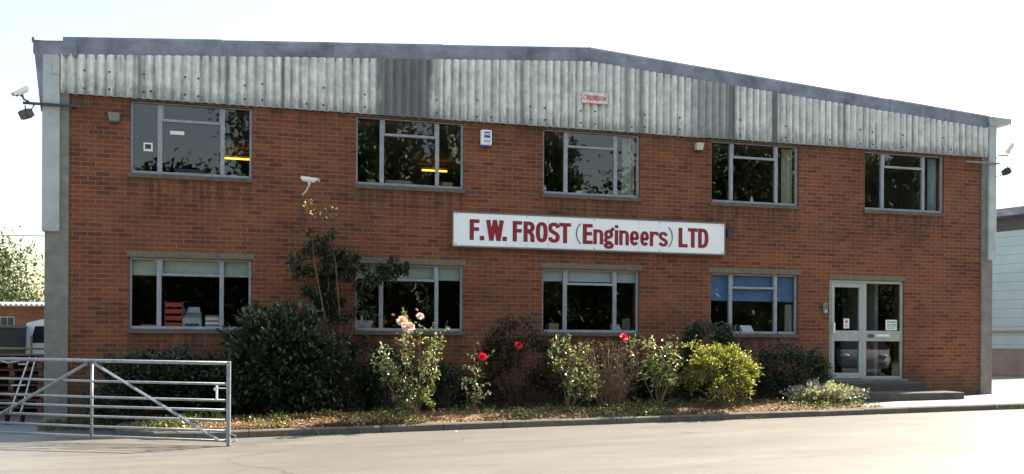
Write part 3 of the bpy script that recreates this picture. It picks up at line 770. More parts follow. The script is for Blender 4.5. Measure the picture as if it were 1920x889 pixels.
def cctv(label, at, aim, wall_pt, L=.30, r=.05, group=None, arm=None):
    t_ = thing('security_camera', label, 'camera', wall_pt, group)
    at, aim = Vector(at), Vector(aim).normalized()
    q = aim.to_track_quat('X', 'Z').to_matrix().to_4x4(); Mx = Matrix.Translation(at) @ q
    b = MB(); b.bbox(-L / 2, L / 2, -r, r, -r * .9, r * .75, .015, Mx); b.build('housing', M['white'], t_)
    b = MB(); b.bbox(-L / 2 - .01, L / 2 + .05, -r * 1.2, r * 1.2, r * .8, r * 1.0, .004, Mx); b.box(-L / 2 - .01, L / 2 + .04, -r * 1.2, -r * 1.12, -r * .2, r * .8, Mx); b.box(-L / 2 - .01, L / 2 + .04, r * 1.12, r * 1.2, -r * .2, r * .8, Mx); b.build('sunshield', M['white'], t_)
    b = MB(); b.box(L / 2 + .001, L / 2 + .006, -r * .75, r * .75, -r * .7, r * .6, Mx); b.build('lens', M['black'], t_)
    b = MB(); p0 = at + Vector((0, 0, -r * .85)); wp = Vector(wall_pt)
    if arm: pts = [p0] + [Vector(p) for p in arm] + [wp]
    else: pts = [p0, p0 + Vector((0, 0, -.05)), (p0 + wp) / 2 + Vector((0, 0, -.05)), wp]
    b.tube(pts, .016, 8); b.ball(tuple(p0 + Vector((0, 0, -.015))), .028); b.build('bracket', M['white'] if not arm else M['dark'], t_)
    return t_
t_ = cctv('white security camera on the brick above the tall climbing shrub', (-3.62, -.30, 4.03), (.88, -.42, -.16), (-3.72, -.004, 3.82), .25, .042)
b = MB(); b.tube([(-3.70, -.01, 3.9), (-3.72, -.012, 3.6), (-3.70, -.012, 3.2)], .009, 6); b.build('cable', M['dark'], t_)
def floodlight(label, at, aim, wall_pt, arm):
    t_ = thing('floodlight', label, 'floodlight', wall_pt)
    at, aim = Vector(at), Vector(aim).normalized(); Mx = Matrix.Translation(at) @ aim.to_track_quat('X', 'Z').to_matrix().to_4x4()
    b = MB(); b.bbox(-.06, .05, -.11, .11, -.075, .075, .02, Mx); [b.box(-.085, -.06, -.1 + k * .045, -.09 + k * .045, -.06, .06, Mx) for k in range(5)]; b.build('housing', M['dark'], t_)
    b = MB(); b.box(.051, .056, -.095, .095, -.06, .06, Mx); b.build('lens', M['carglass'], t_)
    b = MB(); b.tube([at] + [Vector(p) for p in arm] + [Vector(wall_pt)], .013, 8); b.tube([at + Vector((0, 0, .0)), at + Vector((0, -.02, .14))], .01, 6); b.build('bracket', M['dark'], t_)
bar = thing('mounting_bar', 'dark steel bar across the left corner column carrying camera and floodlight', 'bracket', (-7.5, -.1, 5.03))
b = MB(); b.bbox(-8.02, -7.05, -.125, -.09, 5.03, 5.07, .004); b.box(-7.32, -7.26, -.089, -.001, 5.035, 5.065); b.build('bar', M['dark'], bar)
cctv('white security camera on the bar end at the left roof corner', (-8.03, -.14, 5.215), (-.75, -.40, -.62), (-7.93, -.11, 5.072), .20, .046, None, [(-8.0, -.13, 5.10)])
floodlight('dark floodlight hanging below the bar at the left building corner', (-7.97, -.16, 4.86), (-.7, -.6, -.5), (-7.86, -.11, 5.028), [(-7.90, -.13, 4.93)])
bar = thing('mounting_bar', 'dark steel bar across the right corner column below the gutter', 'bracket', (10.3, -.1, 4.86))
b = MB(); b.bbox(9.75, 10.60, -.122, -.09, 5.12, 5.155, .004); b.box(10.0, 10.06, -.089, -.001, 5.125, 5.15); b.build('bar', M['grey'], bar)
cctv('white security camera sticking out from the right roof corner', (10.86, -.10, 5.46), (.45, -.5, .85), (10.572, -.03, 5.22), .20, .045, None, [(10.84, -.08, 5.33), (10.62, -.05, 5.33)])
floodlight('dark floodlight on a short arm at the right building corner', (10.80, -.10, 4.99), (.75, -.4, .35), (10.572, -.03, 4.88), [(10.68, -.06, 4.90)])

# ------------------------------------------------------------------ lit tubes inside
lit = mat_emit('lit_orange_tube', (1, .36, .03), 1.3)
for lab, xa, xb, yy, zz in (('lit orange fluorescent tube deep inside the second upper window', -.94, -.36, 4.63, 5.25), ('lit orange fluorescent tube deep inside the first upper window', -5.32, -4.62, 4.5, 5.25)):
    t_ = thing('fluorescent_lamp', lab, 'ceiling light', ((xa + xb) / 2, yy, zz))
    b = MB(); b.box(xa - .3, xb + .3, yy - .03, yy + .03, zz + .05, zz + .12); b.box(xa - .04, xa - .005, yy - .015, yy + .015, zz - .02, zz + .049); b.box(xb + .005, xb + .04, yy - .015, yy + .015, zz - .02, zz + .049); b.build('batten', M['grey'], t_)
    b = MB(); b.tube([(xa, yy, zz), (xb, yy, zz)], .02, 8); b.build('tube', lit, t_)

# ------------------------------------------------------------------ things on the window boards
zb = LB + .028; ub = UB + .028
t_ = thing('letter_trays', 'stack of red letter trays inside the lower left window', 'letter trays', (-5.80, .25, zb))
for k in range(4):
    b = MB(); z = zb + .012 + k * .112
    b.box(-5.93, -5.67, .12, .40, z, z + .008); b.box(-5.93, -5.922, .12, .40, z + .0085, z + .075); b.box(-5.678, -5.67, .12, .40, z + .0085, z + .075); b.box(-5.9215, -5.6785, .12, .128, z + .0085, z + .07); b.box(-5.9215, -5.6785, .392, .40, z + .0085, z + .075)
    b.build('tray', M['traym'], t_)
b = MB(); [b.box(x_, x_ + .008, y_, y_ + .008, zb, zb + .44) for x_ in (-5.939, -5.668) for y_ in (.14, .37)]; b.build('post', M['grey'], t_)
b = MB(); b.box(-5.90, -5.72, .14, .38, zb + .022 + .224, zb + .036 + .224); b.build('paper', M['paper'], t_)
t_ = thing('desk_printer', 'grey desk printer inside the lower left window', 'printer', (-5.50, .3, zb))
b = MB(); b.add([(-5.66, .14, zb), (-5.36, .14, zb), (-5.36, .5, zb), (-5.66, .5, zb), (-5.66, .14, zb + .16), (-5.36, .14, zb + .16), (-5.39, .46, zb + .27), (-5.63, .46, zb + .27)], [(3, 2, 1, 0), (0, 1, 5, 4), (1, 2, 6, 5), (2, 3, 7, 6), (3, 0, 4, 7), (4, 5, 6, 7)]); b.build('body', mat_plain('printer_grey', (.36, .36, .34), .5), t_)
b = MB(); b.box(-5.62, -5.40, .132, .139, zb + .03, zb + .07); b.build('slot', M['dark'], t_)
b = MB(); b.quad((-5.62, .42, zb + .262), (-5.40, .42, zb + .262), (-5.42, .52, zb + .36), (-5.60, .52, zb + .36)); b.quad((-5.60, .524, zb + .36), (-5.42, .524, zb + .36), (-5.40, .424, zb + .26), (-5.62, .424, zb + .26)); b.build('paper_feed', M['paper'], t_)
def stack(name, label, cat, x0, x1, z, hs, y0=.13, y1=.36, mats=None):
    t_ = thing(name, label, cat, ((x0 + x1) / 2, (y0 + y1) / 2, z)); b = MB(); q = z
    for k, h_ in enumerate(hs):
        dx, dy = rnd.uniform(-.015, .015), rnd.uniform(-.01, .01)
        b.cur = k % 2; b.bbox(x0 + dx, x1 + dx - rnd.uniform(0, .03), y0 + dy, y1 + dy, q, q + h_, .003); q += h_ + .0015
    b.build('papers', mats or [M['paper'], M['card']], t_); return t_
stack('paper_stack', 'untidy stack of papers and folders right of the printer', 'papers', -5.30, -5.06, zb, [.03, .025, .04, .03, .05, .03])
stack('paper_stack', 'flat white sheets at the left end of the lower left window', 'papers', -6.3, -6.02, zb, [.02, .025])
t_ = thing('planter_box', 'pink mottled planter box inside the window behind the climbing shrub', 'planter', (-2.66, .22, zb))
b = MB(); b.add([(-2.78, .13, zb), (-2.54, .13, zb), (-2.54, .32, zb), (-2.78, .32, zb), (-2.81, .11, zb + .16), (-2.50, .11, zb + .16), (-2.50, .35, zb + .16), (-2.81, .35, zb + .16)], [(3, 2, 1, 0), (0, 1, 5, 4), (1, 2, 6, 5), (2, 3, 7, 6), (3, 0, 4, 7), (4, 5, 6, 7)])
b.build('box', mat_plain('pink_mottled_card', (.50, .40, .42), .8, 0, .35, 18), t_)
t_ = thing('white_bottle', 'slim white bottle standing behind the pink planter box', 'bottle', (-2.68, .40, zb))
b = MB(); b.tube([(-2.68, .40, zb), (-2.68, .40, zb + .2), (-2.68, .40, zb + .24), (-2.68, .40, zb + .31)], [.03, .03, .02, .026], 10); b.build('bottle_body', M['white'], t_, True)
b = MB(); b.tube([(-2.68, .40, zb + .311), (-2.68, .40, zb + .335)], .024, 10); b.build('cap', M['white'], t_)
t_ = stack('cardboard_box', 'small brown carton inside the lower middle window', 'box', .74, .94, zb, [.14], .14, .36, [M['card'], M['card']])
t_ = stack('folder_stand', 'buff folder leaning in the right corner of the lower middle window', 'folder', 2.2, 2.37, zb, [.24], .15, .19, [M['lintel'], M['card']])
stack('paper_stack', 'bluish papers beside the buff folder in the lower middle window', 'papers', 2.03, 2.17, zb, [.05, .03, .05], .13, .3, [M['blindw'], M['paper']])
t_ = thing('notice_card', 'folded white card standing inside the window with the blue blind', 'card', (4.84, .2, zb))
b = MB(); b.add([(4.74, .12, zb), (4.98, .12, zb), (4.95, .2, zb + .14), (4.71, .2, zb + .14), (4.74, .28, zb), (4.98, .28, zb)], [(0, 1, 2, 3), (4, 3, 2, 5), (0, 3, 4), (1, 5, 2)]); b.build('card', M['paper'], t_)
t_ = thing('white_bottle', 'white bottle at the left end of the third upper window', 'bottle', (.66, .2, ub))
b = MB(); b.tube([(.66, .2, ub), (.66, .2, ub + .11), (.66, .2, ub + .13), (.66, .2, ub + .15)], [.034, .034, .02, .018], 12); b.build('bottle_body', M['white'], t_, True)
b = MB(); b.tube([(.66, .2, ub + .151), (.66, .2, ub + .17)], .02, 10); b.build('cap', M['dark'], t_)
stack('cream_box', 'little cream box in the middle of the third upper window', 'box', 1.27, 1.4, ub, [.08], .14, .26, [M['beige'], M['card']])
stack('file_box', 'long flat grey box inside the second upper window', 'box', -2.3, -1.82, ub, [.10], .16, .42, [M['grey'], M['card']])
stack('file_box', 'small grey box left of the long one in the second upper window', 'box', -2.62, -2.45, ub, [.09], .16, .36, [M['grey'], M['card']])
stack('file_box', 'brown carton at the right end of the second upper window', 'box', -1.26, -1.06, ub, [.12], .2, .4, [M['card'], M['card']])
t_ = thing('ornament', 'small white vase inside the fourth upper window', 'vase', (4.96, .22, ub))
b = MB(); b.tube([(4.96, .22, ub + z) for z in (0, .03, .08, .12, .15)], [.025, .04, .032, .014, .02], 12); b.build('vase_body', M['white'], t_, True)
b = MB(); b.tube([(4.96, .22, ub + .14), (4.95, .21, ub + .2)], .004, 5); b.build('stem', M['bark'], t_)
stack('folder_stack', 'dark folders lying along the first upper window board', 'folders', -5.8, -5.3, ub, [.03, .03, .04], .15, .4, [M['dark'], M['grey']])
ex = thing('fire_extinguisher', 'red fire extinguisher in the lobby behind the door glass', 'fire extinguisher', (7.93, .62, .524))
b = MB(); b.tube([(7.93, .62, .95 + z) for z in (0, .02, .33, .38, .41)], [.06, .075, .075, .05, .025], 14); b.build('cylinder', mat_plain('red_enamel', (.5, .02, .02), .35), ex, True)
b = MB(); b.box(7.915, 7.945, .56, .64, 1.362, 1.40); b.tube([(7.95, .60, 1.37), (8.0, .56, 1.25), (7.99, .56, 1.0)], .01, 6); b.build('hose', M['black'], ex)

# ------------------------------------------------------------------ gate
gm = NT('weathered_galvanised_steel'); _c = gm.coord()
gm.base(gm.mix(gm.ramp(gm.noise(_c, 7, 5, .75), [(.60, (0, 0, 0)), (.70, (.8, .8, .8))]), gm.ramp(gm.noise(_c, 14, 4), [(.3, (.20, .21, .225)), (.7, (.33, .34, .36))]), (.16, .09, .05)))
gm.p.inputs['Metallic'].default_value = .45; gm.p.inputs['Roughness'].default_value = .48
gate = thing('field_gate', 'galvanised seven bar steel field gate with crossed braces standing open', 'gate', (-4.72, -3.70, -.03))
A = Vector((-4.72, -3.68)); D_ = Vector((-3.12, 1.67)).normalized()
def gp(s, z): return (A.x + D_.x * s, A.y + D_.y * s, z)
GL = 4.06; zt, zbm = 1.035, .04
def gz(s, f): return (zt + .006 * s) * (1 - f) + (zbm + .004 * s) * f
for k, f_ in enumerate((0, .267, .48, .604, .736, .872, 1)):
    b = MB(); r_ = .024 if k == 0 else .0165
    pts = [gp(.03, gz(.03, f_)), gp(GL * .5, gz(GL * .5, f_) - (.006 if k else 0)), gp(GL, gz(GL, f_))]
    b.tube(pts, r_, 10); b.build('rail', gm.mat, gate, True)
b = MB(); b.bbox(A.x - .026, A.x + .026, A.y - .026, A.y + .026, -.02, 1.06, .008); b.build('end_stile', gm.mat, gate)
b = MB(); b.tube([gp(GL, -.0), gp(GL, 1.09)], .028, 10); b.build('end_stile', gm.mat, gate, True)
b = MB(); b.tube([gp(GL * .5, zt - .02), gp(GL * .5, zbm)], .019, 10); b.build('centre_stile', gm.mat, gate, True)
off = Vector((-D_.y, D_.x)) * -.03
for e_ in (.12, GL - .12):
    b = MB(); p = gp(GL * .5 + (.05 if e_ > 2 else -.05), zt - .02); q = gp(e_, zbm + .01)
    b.tube([(p[0] + off.x * -1, p[1] + off.y * -1, p[2]), (q[0] - off.x, q[1] - off.y, q[2])], .021, 4); b.build('brace', gm.mat, gate)
b = MB(); b.tube([gp(.17, .775), gp(.17, .56)], .013, 8); b.tube([gp(.0, .715), gp(.2, .715)], .009, 6); b.ball(gp(.19, .70), .022); b.build('latch', M['white'], gate)
b = MB(); b.tube([gp(-.02, .13), gp(-.10, .11), gp(-.115, .05), gp(-.06, .03)], .010, 6); b.build('hook', gm.mat, gate)
post = thing('gate_post', 'steel hanging post at the hinge end of the field gate', 'post', (*gp(GL + .09, 0)[:2], -.07))
b = MB(); p = gp(GL + .10, 0); b.tube([(p[0], p[1], -.1), (p[0], p[1], 1.25)], .05, 12); b.ball((p[0], p[1], 1.25), .05); b.build('post_tube', M['galv'], post, True)
b = MB(); [b.tube([gp(GL, z), gp(GL + .07, z)], .014, 6) for z in (.25, .9)]; b.build('hinge', M['galv'], post)

# ------------------------------------------------------------------ plants
def leaves(b, pts, L, Wd, up=.3, droop=0, jitter=.35):
    """pts: (position, outward direction); each leaf one folded rhomb"""
    for p, d in pts:
        p = Vector(p); d = Vector(d)
        d = (d + Vector((rnd.gauss(0, .6), rnd.gauss(0, .6), rnd.gauss(up, .5)))).normalized()
        s_ = d.cross(Vector((rnd.gauss(0, .5), rnd.gauss(0, .5), 1))).normalized()
        n_ = s_.cross(d)
        l = L * rnd.uniform(1 - jitter, 1 + jitter); w_ = Wd * rnd.uniform(1 - jitter, 1 + jitter)
        a = p; m_ = p + d * l * .5 + n_ * w_ * .18; t = p + d * l + Vector((0, 0, -droop * l))
        b.add([tuple(a), tuple(m_ + s_ * w_ * .5), tuple(t), tuple(m_ - s_ * w_ * .5)], [(0, 1, 2, 3)])
    return b
def rdir():
    while True:
        v = Vector((rnd.uniform(-1, 1), rnd.uniform(-1, 1), rnd.uniform(-1, 1)))
        if .05 < v.length < 1: return v.normalized()
def blob_points(c, r, n, lumps=26, lump_r=.28, bottom=-.6, shell=.75):
    """points clustered in lumps over an ellipsoid, with gaps between"""
    c = Vector(c); cs_ = []
    while len(cs_) < lumps:
        d = rdir()
        if d.z < bottom: continue
        k = rnd.uniform(shell, 1.0) * (1 + .1 * mnoise.noise(d * 2 + c))
        cs_.append((Vector((d.x * r[0], d.y * r[1], d.z * r[2])) * k, d))
    out = []; rm = min(r)
    for i in range(n):
        q, d = cs_[rnd.randrange(lumps)]
        e = rdir() * (rnd.random() ** .5) * lump_r * rm * rnd.uniform(.6, 1.3)
        p = c + q * (1 - .12 * rnd.random()) + e
        out.append((p, (d + rdir() * .5).normalized()))
    return out
def sticks(b, base, tops, r0=.012, r1=.004, bend=.15, n=5):
    for t in tops:
        base_ = Vector(base) + Vector((rnd.uniform(-.04, .04), rnd.uniform(-.04, .04), 0)); t = Vector(t)
        off_ = Vector((rnd.uniform(-1, 1), rnd.uniform(-1, 1), rnd.uniform(0, .5))) * bend
        pts = [base_.lerp(t, i / (n - 1)) + off_ * sin(pi * i / (n - 1)) for i in range(n)]
        b.tube([tuple(p) for p in pts], [r0 + (r1 - r0) * i / (n - 1) for i in range(n)], 5)
LF = dict(
    dark=mat_leaf('dark_evergreen_leaf', [(0, (.012, .022, .008)), (.5, (.021, .038, .013)), (.85, (.035, .056, .02)), (1, (.07, .085, .04))], .42, .12),
    dull=mat_leaf('dull_green_leaf', [(0, (.016, .026, .009)), (.6, (.035, .047, .017)), (1, (.075, .08, .035))], .5, .25),
    redd=mat_leaf('dark_reddish_leaf', [(0, (.035, .014, .009)), (.5, (.055, .028, .014)), (.8, (.04, .045, .018)), (1, (.08, .05, .025))], .5, .2),
    rose=mat_leaf('rose_leaf', [(0, (.03, .055, .016)), (.4, (.075, .11, .03)), (.65, (.17, .19, .07)), (.86, (.42, .38, .24)), (.95, (.40, .30, .18)), (1, (.34, .12, .09))], .28, .3, .8),  # palest tones put sun highlights into the leaf colour
    gold=mat_leaf('golden_leaf', [(0, (.06, .085, .02)), (.4, (.14, .155, .035)), (.75, (.31, .28, .07)), (1, (.46, .38, .16))], .4, .35),
    silv=mat_leaf('silvery_leaf', [(0, (.14, .16, .11)), (.5, (.36, .37, .30)), (1, (.62, .58, .49))], .35, .25),
    lime=mat_leaf('fresh_green_leaf', [(0, (.07, .11, .02)), (.6, (.14, .18, .04)), (1, (.24, .26, .08))], .35, .3),
    tree=mat_leaf('tree_leaf', [(0, (.018, .032, .011)), (.6, (.036, .056, .02)), (1, (.065, .08, .03))], .45, .3),
    ltree=mat_leaf('pale_tree_leaf', [(0, (.026, .042, .013)), (.6, (.05, .066, .02)), (1, (.09, .095, .032))], .45, .35),
    dead=mat_leaf('dead_leaf', [(0, (.10, .05, .025)), (.35, (.22, .12, .055)), (.7, (.36, .22, .10)), (.9, (.48, .36, .19)), (1, (.20, .18, .07))], .7, .2, .3, (1.2, 1, .6)),
    grass=mat_leaf('grass_blade', [(0, (.05, .08, .02)), (.6, (.10, .13, .03)), (1, (.22, .20, .08))], .5, .3),
)
stemm = mat_plain('rose_cane', (.16, .10, .055), .7, 0, .35, 25)
twigm = mat_plain('dry_twig', (.24, .145, .09), .8, 0, .3, 25)

def shrub(name, label, c, r, n, mat, L=.055, Wd=.03, lumps=28, lump_r=.3, stems=8, group=None, cat='shrub', bottom=-.7, shell=.72, extra=None):
    x, y = c[0], c[1]; gz_ = bed_z(x, y)
    t_ = thing(name, label, cat, (x, y, gz_), group)
    pts = blob_points(c, r, n, lumps, lump_r, bottom, shell)
    if extra: pts += extra
    leaves(MB(), [], 1, 1)
    leaves(b_ := MB(), pts, L, Wd); b_.build('foliage', mat, t_)
    s_ = MB(); tops = [Vector(c) + Vector((d.x * r[0], d.y * r[1], abs(d.z) * r[2])) * .85 for d in (rdir() for _ in range(stems))]
    sticks(s_, (x, y, gz_ - .02), tops, .014, .004); s_.build('stems', M['bark'], t_)
    return t_
# big dark evergreen dome
shrub('evergreen_shrub', 'large dark evergreen shrub domed against the wall right of the gate', (-4.05, -.98, .86), (.98, .82, 1.0), 17000, LF['dark'], .095, .05, 150, .26, 10, shell=.55)
# low dark hedge behind the gate
t_ = thing('low_hedge', 'low dark straggling hedge along the wall behind the field gate', 'hedge', (-5.8, -.7, .05))
pts = []
for i in range(13): pts += blob_points((-6.62 + .15 * i, -.60 + rnd.uniform(-.15, .1), .52 + rnd.uniform(-.08, .12)), (.32, .42, .56), 1300, 16, .5)
leaves(b_ := MB(), pts, .07, .038); b_.build('foliage', LF['dark'], t_)
b = MB(); [sticks(b, (-6.4 + .2 * i, -.6, .03), [(-6.4 + .2 * i + rnd.uniform(-.2, .2), -.6 + rnd.uniform(-.3, .3), .9) for _ in range(2)], .01, .004) for i in range(9)]; b.build('stems', M['bark'], t_)
# tall climbing shrub
t_ = thing('climbing_shrub', 'tall straggly dark climbing shrub reaching past the ground floor window head', 'climber', (-3.2, -.55, .15))
canes = [[(-3.2, -.55, .15), (-3.3, -.55, 1.4), (-3.55, -.75, 2.6), (-3.62, -1.05, 3.25), (-3.70, -1.18, 3.53)], [(-3.18, -.5, .15), (-3.1, -.5, 1.5), (-3.2, -.7, 2.6), (-3.35, -1.05, 3.2), (-3.27, -1.15, 3.42)],
         [(-3.1, -.5, .15), (-2.9, -.5, 1.6), (-2.7, -.55, 2.5), (-2.3, -.55, 2.75), (-2.05, -.5, 2.55)], [(-3.2, -.5, .15), (-3.4, -.45, 1.5), (-3.75, -.5, 2.6), (-3.95, -.5, 2.9)],
         [(-3.1, -.5, .15), (-3.0, -.45, 1.5), (-2.85, -.5, 2.3), (-2.55, -.5, 2.4)], [(-3.2, -.5, .15), (-3.3, -.4, 1.5), (-3.3, -.5, 2.6), (-3.0, -.5, 3.0)]]
b = MB()
for c_ in canes: b.tube(c_, [.02, .015, .010, .006, .003], 5)
b.build('stems', M['bark'], t_)
pts = []
for c, r, n in (((-3.5, -.6, 2.95), (.30, .3, .28), 468), ((-3.15, -.5, 2.62), (.42, .3, .42), 1280), ((-3.45, -.5, 2.3), (.36, .3, .35), 796), ((-3.3, -.45, 1.95), (.36, .3, .35), 739), ((-2.55, -.5, 2.45), (.34, .28, .30), 881), ((-2.2, -.52, 2.6), (.26, .22, .13), 268), ((-3.85, -.45, 2.6), (.2, .2, .3), 168), ((-2.75, -.5, 1.95), (.25, .2, .3), 226), ((-3.0, -.45, 1.4), (.3, .25, .5), 454), ((-2.08, -.5, 2.52), (.1, .1, .12), 97)):
    pts += blob_points(c, r, n, 14, .35, -1, .4)
leaves(b_ := MB(), pts, .09, .038, 0, .2); b_.build('foliage', LF['dull'], t_)
pts = []
for c, n in (((-3.68, -1.17, 3.5), 16), ((-3.62, -1.12, 3.36), 14), ((-3.27, -1.13, 3.4), 14), ((-3.4, -1.15, 3.33), 12)):
    for _ in range(n): pts.append((Vector(c) + rdir() * .08, rdir()))
leaves(b_ := MB(), pts, .055, .03); b_.build('tip_foliage', LF['rose'], t_)
# dark shrubs along the wall
shrub('wall_shrub', 'dark thin shrub under the window behind the pink rose', (-2.30, -.55, .62), (.55, .4, .6), 4200, LF['dark'], .07, .036, 40, .4)
shrub('wall_shrub', 'dark reddish shrub with one red bloom beneath the middle window', (-.05, -.72, .88), (.70, .45, .82), 6500, LF['redd'], .065, .032, 60, .4)
shrub('wall_shrub', 'dark rounded shrub rising in front of the blue blind window', (3.68, -.66, .98), (.70, .45, .84), 9000, LF['dark'], .062, .036, 70, .36)
shrub('wall_shrub', 'dark spreading shrub between the golden bush and the front door', (5.28, -.75, .64), (.84, .5, .68), 8500, LF['dark'], .058, .03, 70, .36)
shrub('wall_shrub', 'low dark green shrub in the shade behind the twiggy bush', (1.6, -.78, .56), (1.2, .42, .52), 6500, LF['dark'], .06, .032, 60, .42)

shrub('wall_shrub', 'low dark shrub in shade between the pink rose and the reddish shrub', (-1.25, -.62, .45), (.62, .42, .46), 4200, LF['dark'], .06, .032, 44, .42)
shrub('wall_shrub', 'dark straggling shrub in shade at the right foot of the large evergreen dome', (-2.95, -.60, .50), (.42, .4, .55), 3000, LF['dull'], .065, .032, 34, .42)
shrub('wall_shrub', 'dark shrub in shade behind the golden bush under the brick pier', (2.75, -.72, .58), (.62, .42, .58), 4600, LF['dark'], .06, .032, 44, .42)

def bloom(t_, c, r, mat, name='flower'):
    b = MB(); c = Vector(c)
    for ring, (k, rr, tilt) in enumerate(((5, 1.0, .25), (5, .8, .55), (4, .55, .95), (3, .32, 1.3))):
        for i in range(k):
            a = 2 * pi * i / k + ring * .6 + rnd.uniform(-.15, .15)
            u = Vector((cos(a), sin(a), 0)); v = Vector((-sin(a), cos(a), 0))
            vs = []
            for q in range(4):
                f_ = q / 3; rad = rr * r * f_; z = r * (sin(tilt * f_ * 1.3) * .95 - .25 * f_ ** 3 * (ring < 2)); ww = r * .62 * rr * sin(pi * (.12 + .62 * f_))
                for s_ in (-1, 0, 1): vs.append(tuple(c + u * (rad * cos(tilt * f_ * .8)) + v * (ww * s_) + Vector((0, 0, z + .10 * r * abs(s_)))))
            b.add(vs, [(q * 3 + s_, q * 3 + s_ + 1, q * 3 + s_ + 4, q * 3 + s_ + 3) for q in range(3) for s_ in range(2)])
    # face the bloom towards the road
    T_ = Matrix.Translation(c) @ Matrix.Rotation(R(58), 4, 'X') @ Matrix.Rotation(rnd.uniform(-.3, .3), 4, 'Y') @ Matrix.Translation(-c)
    b.v = [tuple(T_ @ Vector(p)) for p in b.v]
    return b.build(name, mat, t_, True)
redp = mat_leaf('red_petal', [(0, (.55, .012, .03)), (1, (.75, .03, .05))], .5, .3, .3, (1.3, .5, .5))
pinkp = mat_leaf('pale_pink_petal', [(0, (.80, .52, .42)), (1, (.85, .68, .56))], .55, .3, .3, (1.1, .9, .8))
budp = mat_leaf('deep_pink_petal', [(0, (.5, .06, .12)), (1, (.65, .12, .2))], .5, .3, .3, (1.2, .6, .7))
def rose(label, base, tips, leaf_n, mat, blooms=(), buds=(), low=None, L=.05, spread=.10, cat='rose bush', start=.35, canes_r=.010):
    x, y = base; z0 = bed_z(x, y)
    t_ = thing('rose_bush', label, cat, (x, y, z0))
    b = MB(); pts = []
    allpaths = []
    for tip in tips:
        tip = Vector(tip); b0 = Vector((x + rnd.uniform(-.05, .05), y + rnd.uniform(-.04, .04), z0 - .02))
        off_ = Vector((rnd.uniform(-.5, .5), rnd.uniform(-.5, .5), .35)) * .22
        pth = [b0.lerp(tip, i / 7) + off_ * sin(pi * i / 7) * .7 for i in range(8)]
        b.tube([tuple(p) for p in pth], [canes_r * (1 - .7 * i / 7) for i in range(8)], 5); allpaths.append(pth)
        for k in range(3):
            i = rnd.randrange(3, 7); q = pth[i]; e = q + Vector((rnd.uniform(-.2, .2), rnd.uniform(-.15, .15), rnd.uniform(.04, .2)))
            br = [q, (q + e) / 2 + Vector((0, 0, .03)), e]; b.tube([tuple(p) for p in br], [.005, .004, .002], 4); allpaths.append([q, q, q, q] + br)
    b.build('canes', stemm, t_)
    for _ in range(leaf_n):
        pth = rnd.choice(allpaths); f_ = start + (1 - start) * rnd.random() ** .8
        s_ = f_ * (len(pth) - 1); i = min(int(s_), len(pth) - 2); p = pth[i].lerp(pth[i + 1], s_ - i) + rdir() * spread * rnd.random()
        d = rdir(); 
        for k in range(rnd.choice((2, 3, 3))): pts.append((p + d * k * .02, (d + rdir() * .6)))
    if low:
        c, r, n = low; pts += blob_points(c, r, n, 16, .4, -.5, .5)
    leaves(b_ := MB(), pts, L, L * .62); b_.build('foliage', mat, t_)
    for c, r, m_ in blooms: bloom(t_, c, r, m_)
    for c in buds: bloom(t_, c, .022, budp, 'bud')
    return t_
rose('tall rose bush with two pale pink blooms in front of the second window', (-2.15, -2.28), [(-2.30, -2.3, 1.86), (-2.05, -2.25, 1.62), (-1.62, -2.3, 1.66), (-1.75, -2.15, 1.45), (-2.75, -2.35, 1.12), (-2.62, -2.2, 1.25), (-2.35, -2.4, 1.5), (-1.95, -2.4, 1.2), (-1.80, -2.3, 1.05), (-2.15, -2.2, 1.35), (-2.50, -2.4, .95)], 600, LF['rose'],
     [((-2.33, -2.42, 1.62), .085, pinkp), ((-2.24, -2.45, 1.53), .095, pinkp), ((-2.06, -2.4, 1.70), .06, pinkp)], [(-2.46, -2.38, 1.72), (-2.10, -2.35, 1.80), (-2.3, -2.4, 1.14)],
     ((-2.12, -2.36, .40), (.38, .2, .28), 1100), .055, .11)
rose('thin rose with a single red bloom right of the pink rose', (-1.17, -2.05), [(-1.17, -2.1, 1.30), (-0.97, -2.1, 1.12), (-1.27, -2.05, .75), (-1.05, -2.1, .62), (-0.93, -2.15, .5)], 80, LF['rose'], [((-1.05, -2.2, 1.09), .068, redp)], (), None, .055, .06, start=.5, canes_r=.009)
tr = bpy.data.objects.get('wall_shrub.001')
bloom(tr, (-.30, -1.55, 1.27), .065, redp)
b = MB(); b.tube([(-.2, -.9, .5), (-.28, -1.3, 1.0), (-.30, -1.53, 1.26)], [.008, .006, .004], 5); b.build('stems', stemm, tr)
rose('leafy rose bush with pale glossy leaves below the middle window', (0.44, -1.95), [(0.20, -2.0, 1.36), (0.38, -1.95, 1.42), (0.53, -2.1, 1.2), (0.13, -2.1, 1.1), (0.63, -2.0, 1.25), (0.90, -2.05, .92), (0.83, -2.2, .62), (0.33, -2.2, .85), (0.58, -2.2, .75), (0.78, -2.0, 1.0)], 620, LF['rose'], (), [(0.56, -2.1, 1.24)], None, .055, .11, start=.36)
rose('tall open rose bush with orange tips left of the golden bush', (2.01, -2.02), [(1.66, -2.05, 1.42), (1.86, -2.0, 1.38), (2.11, -2.1, 1.42), (2.31, -2.0, 1.35), (2.41, -2.1, 1.1), (1.76, -2.1, 1.05), (2.16, -2.2, .9), (2.31, -2.15, .75), (2.06, -1.95, 1.15), (1.96, -2.2, 1.2), (1.46, -2.0, 1.38)], 680, LF['rose'], [((1.34, -2.05, 1.405), .072, redp)], [(2.18, -2.2, .72), (1.76, -2.1, 1.2)], None, .056, .12, start=.36)
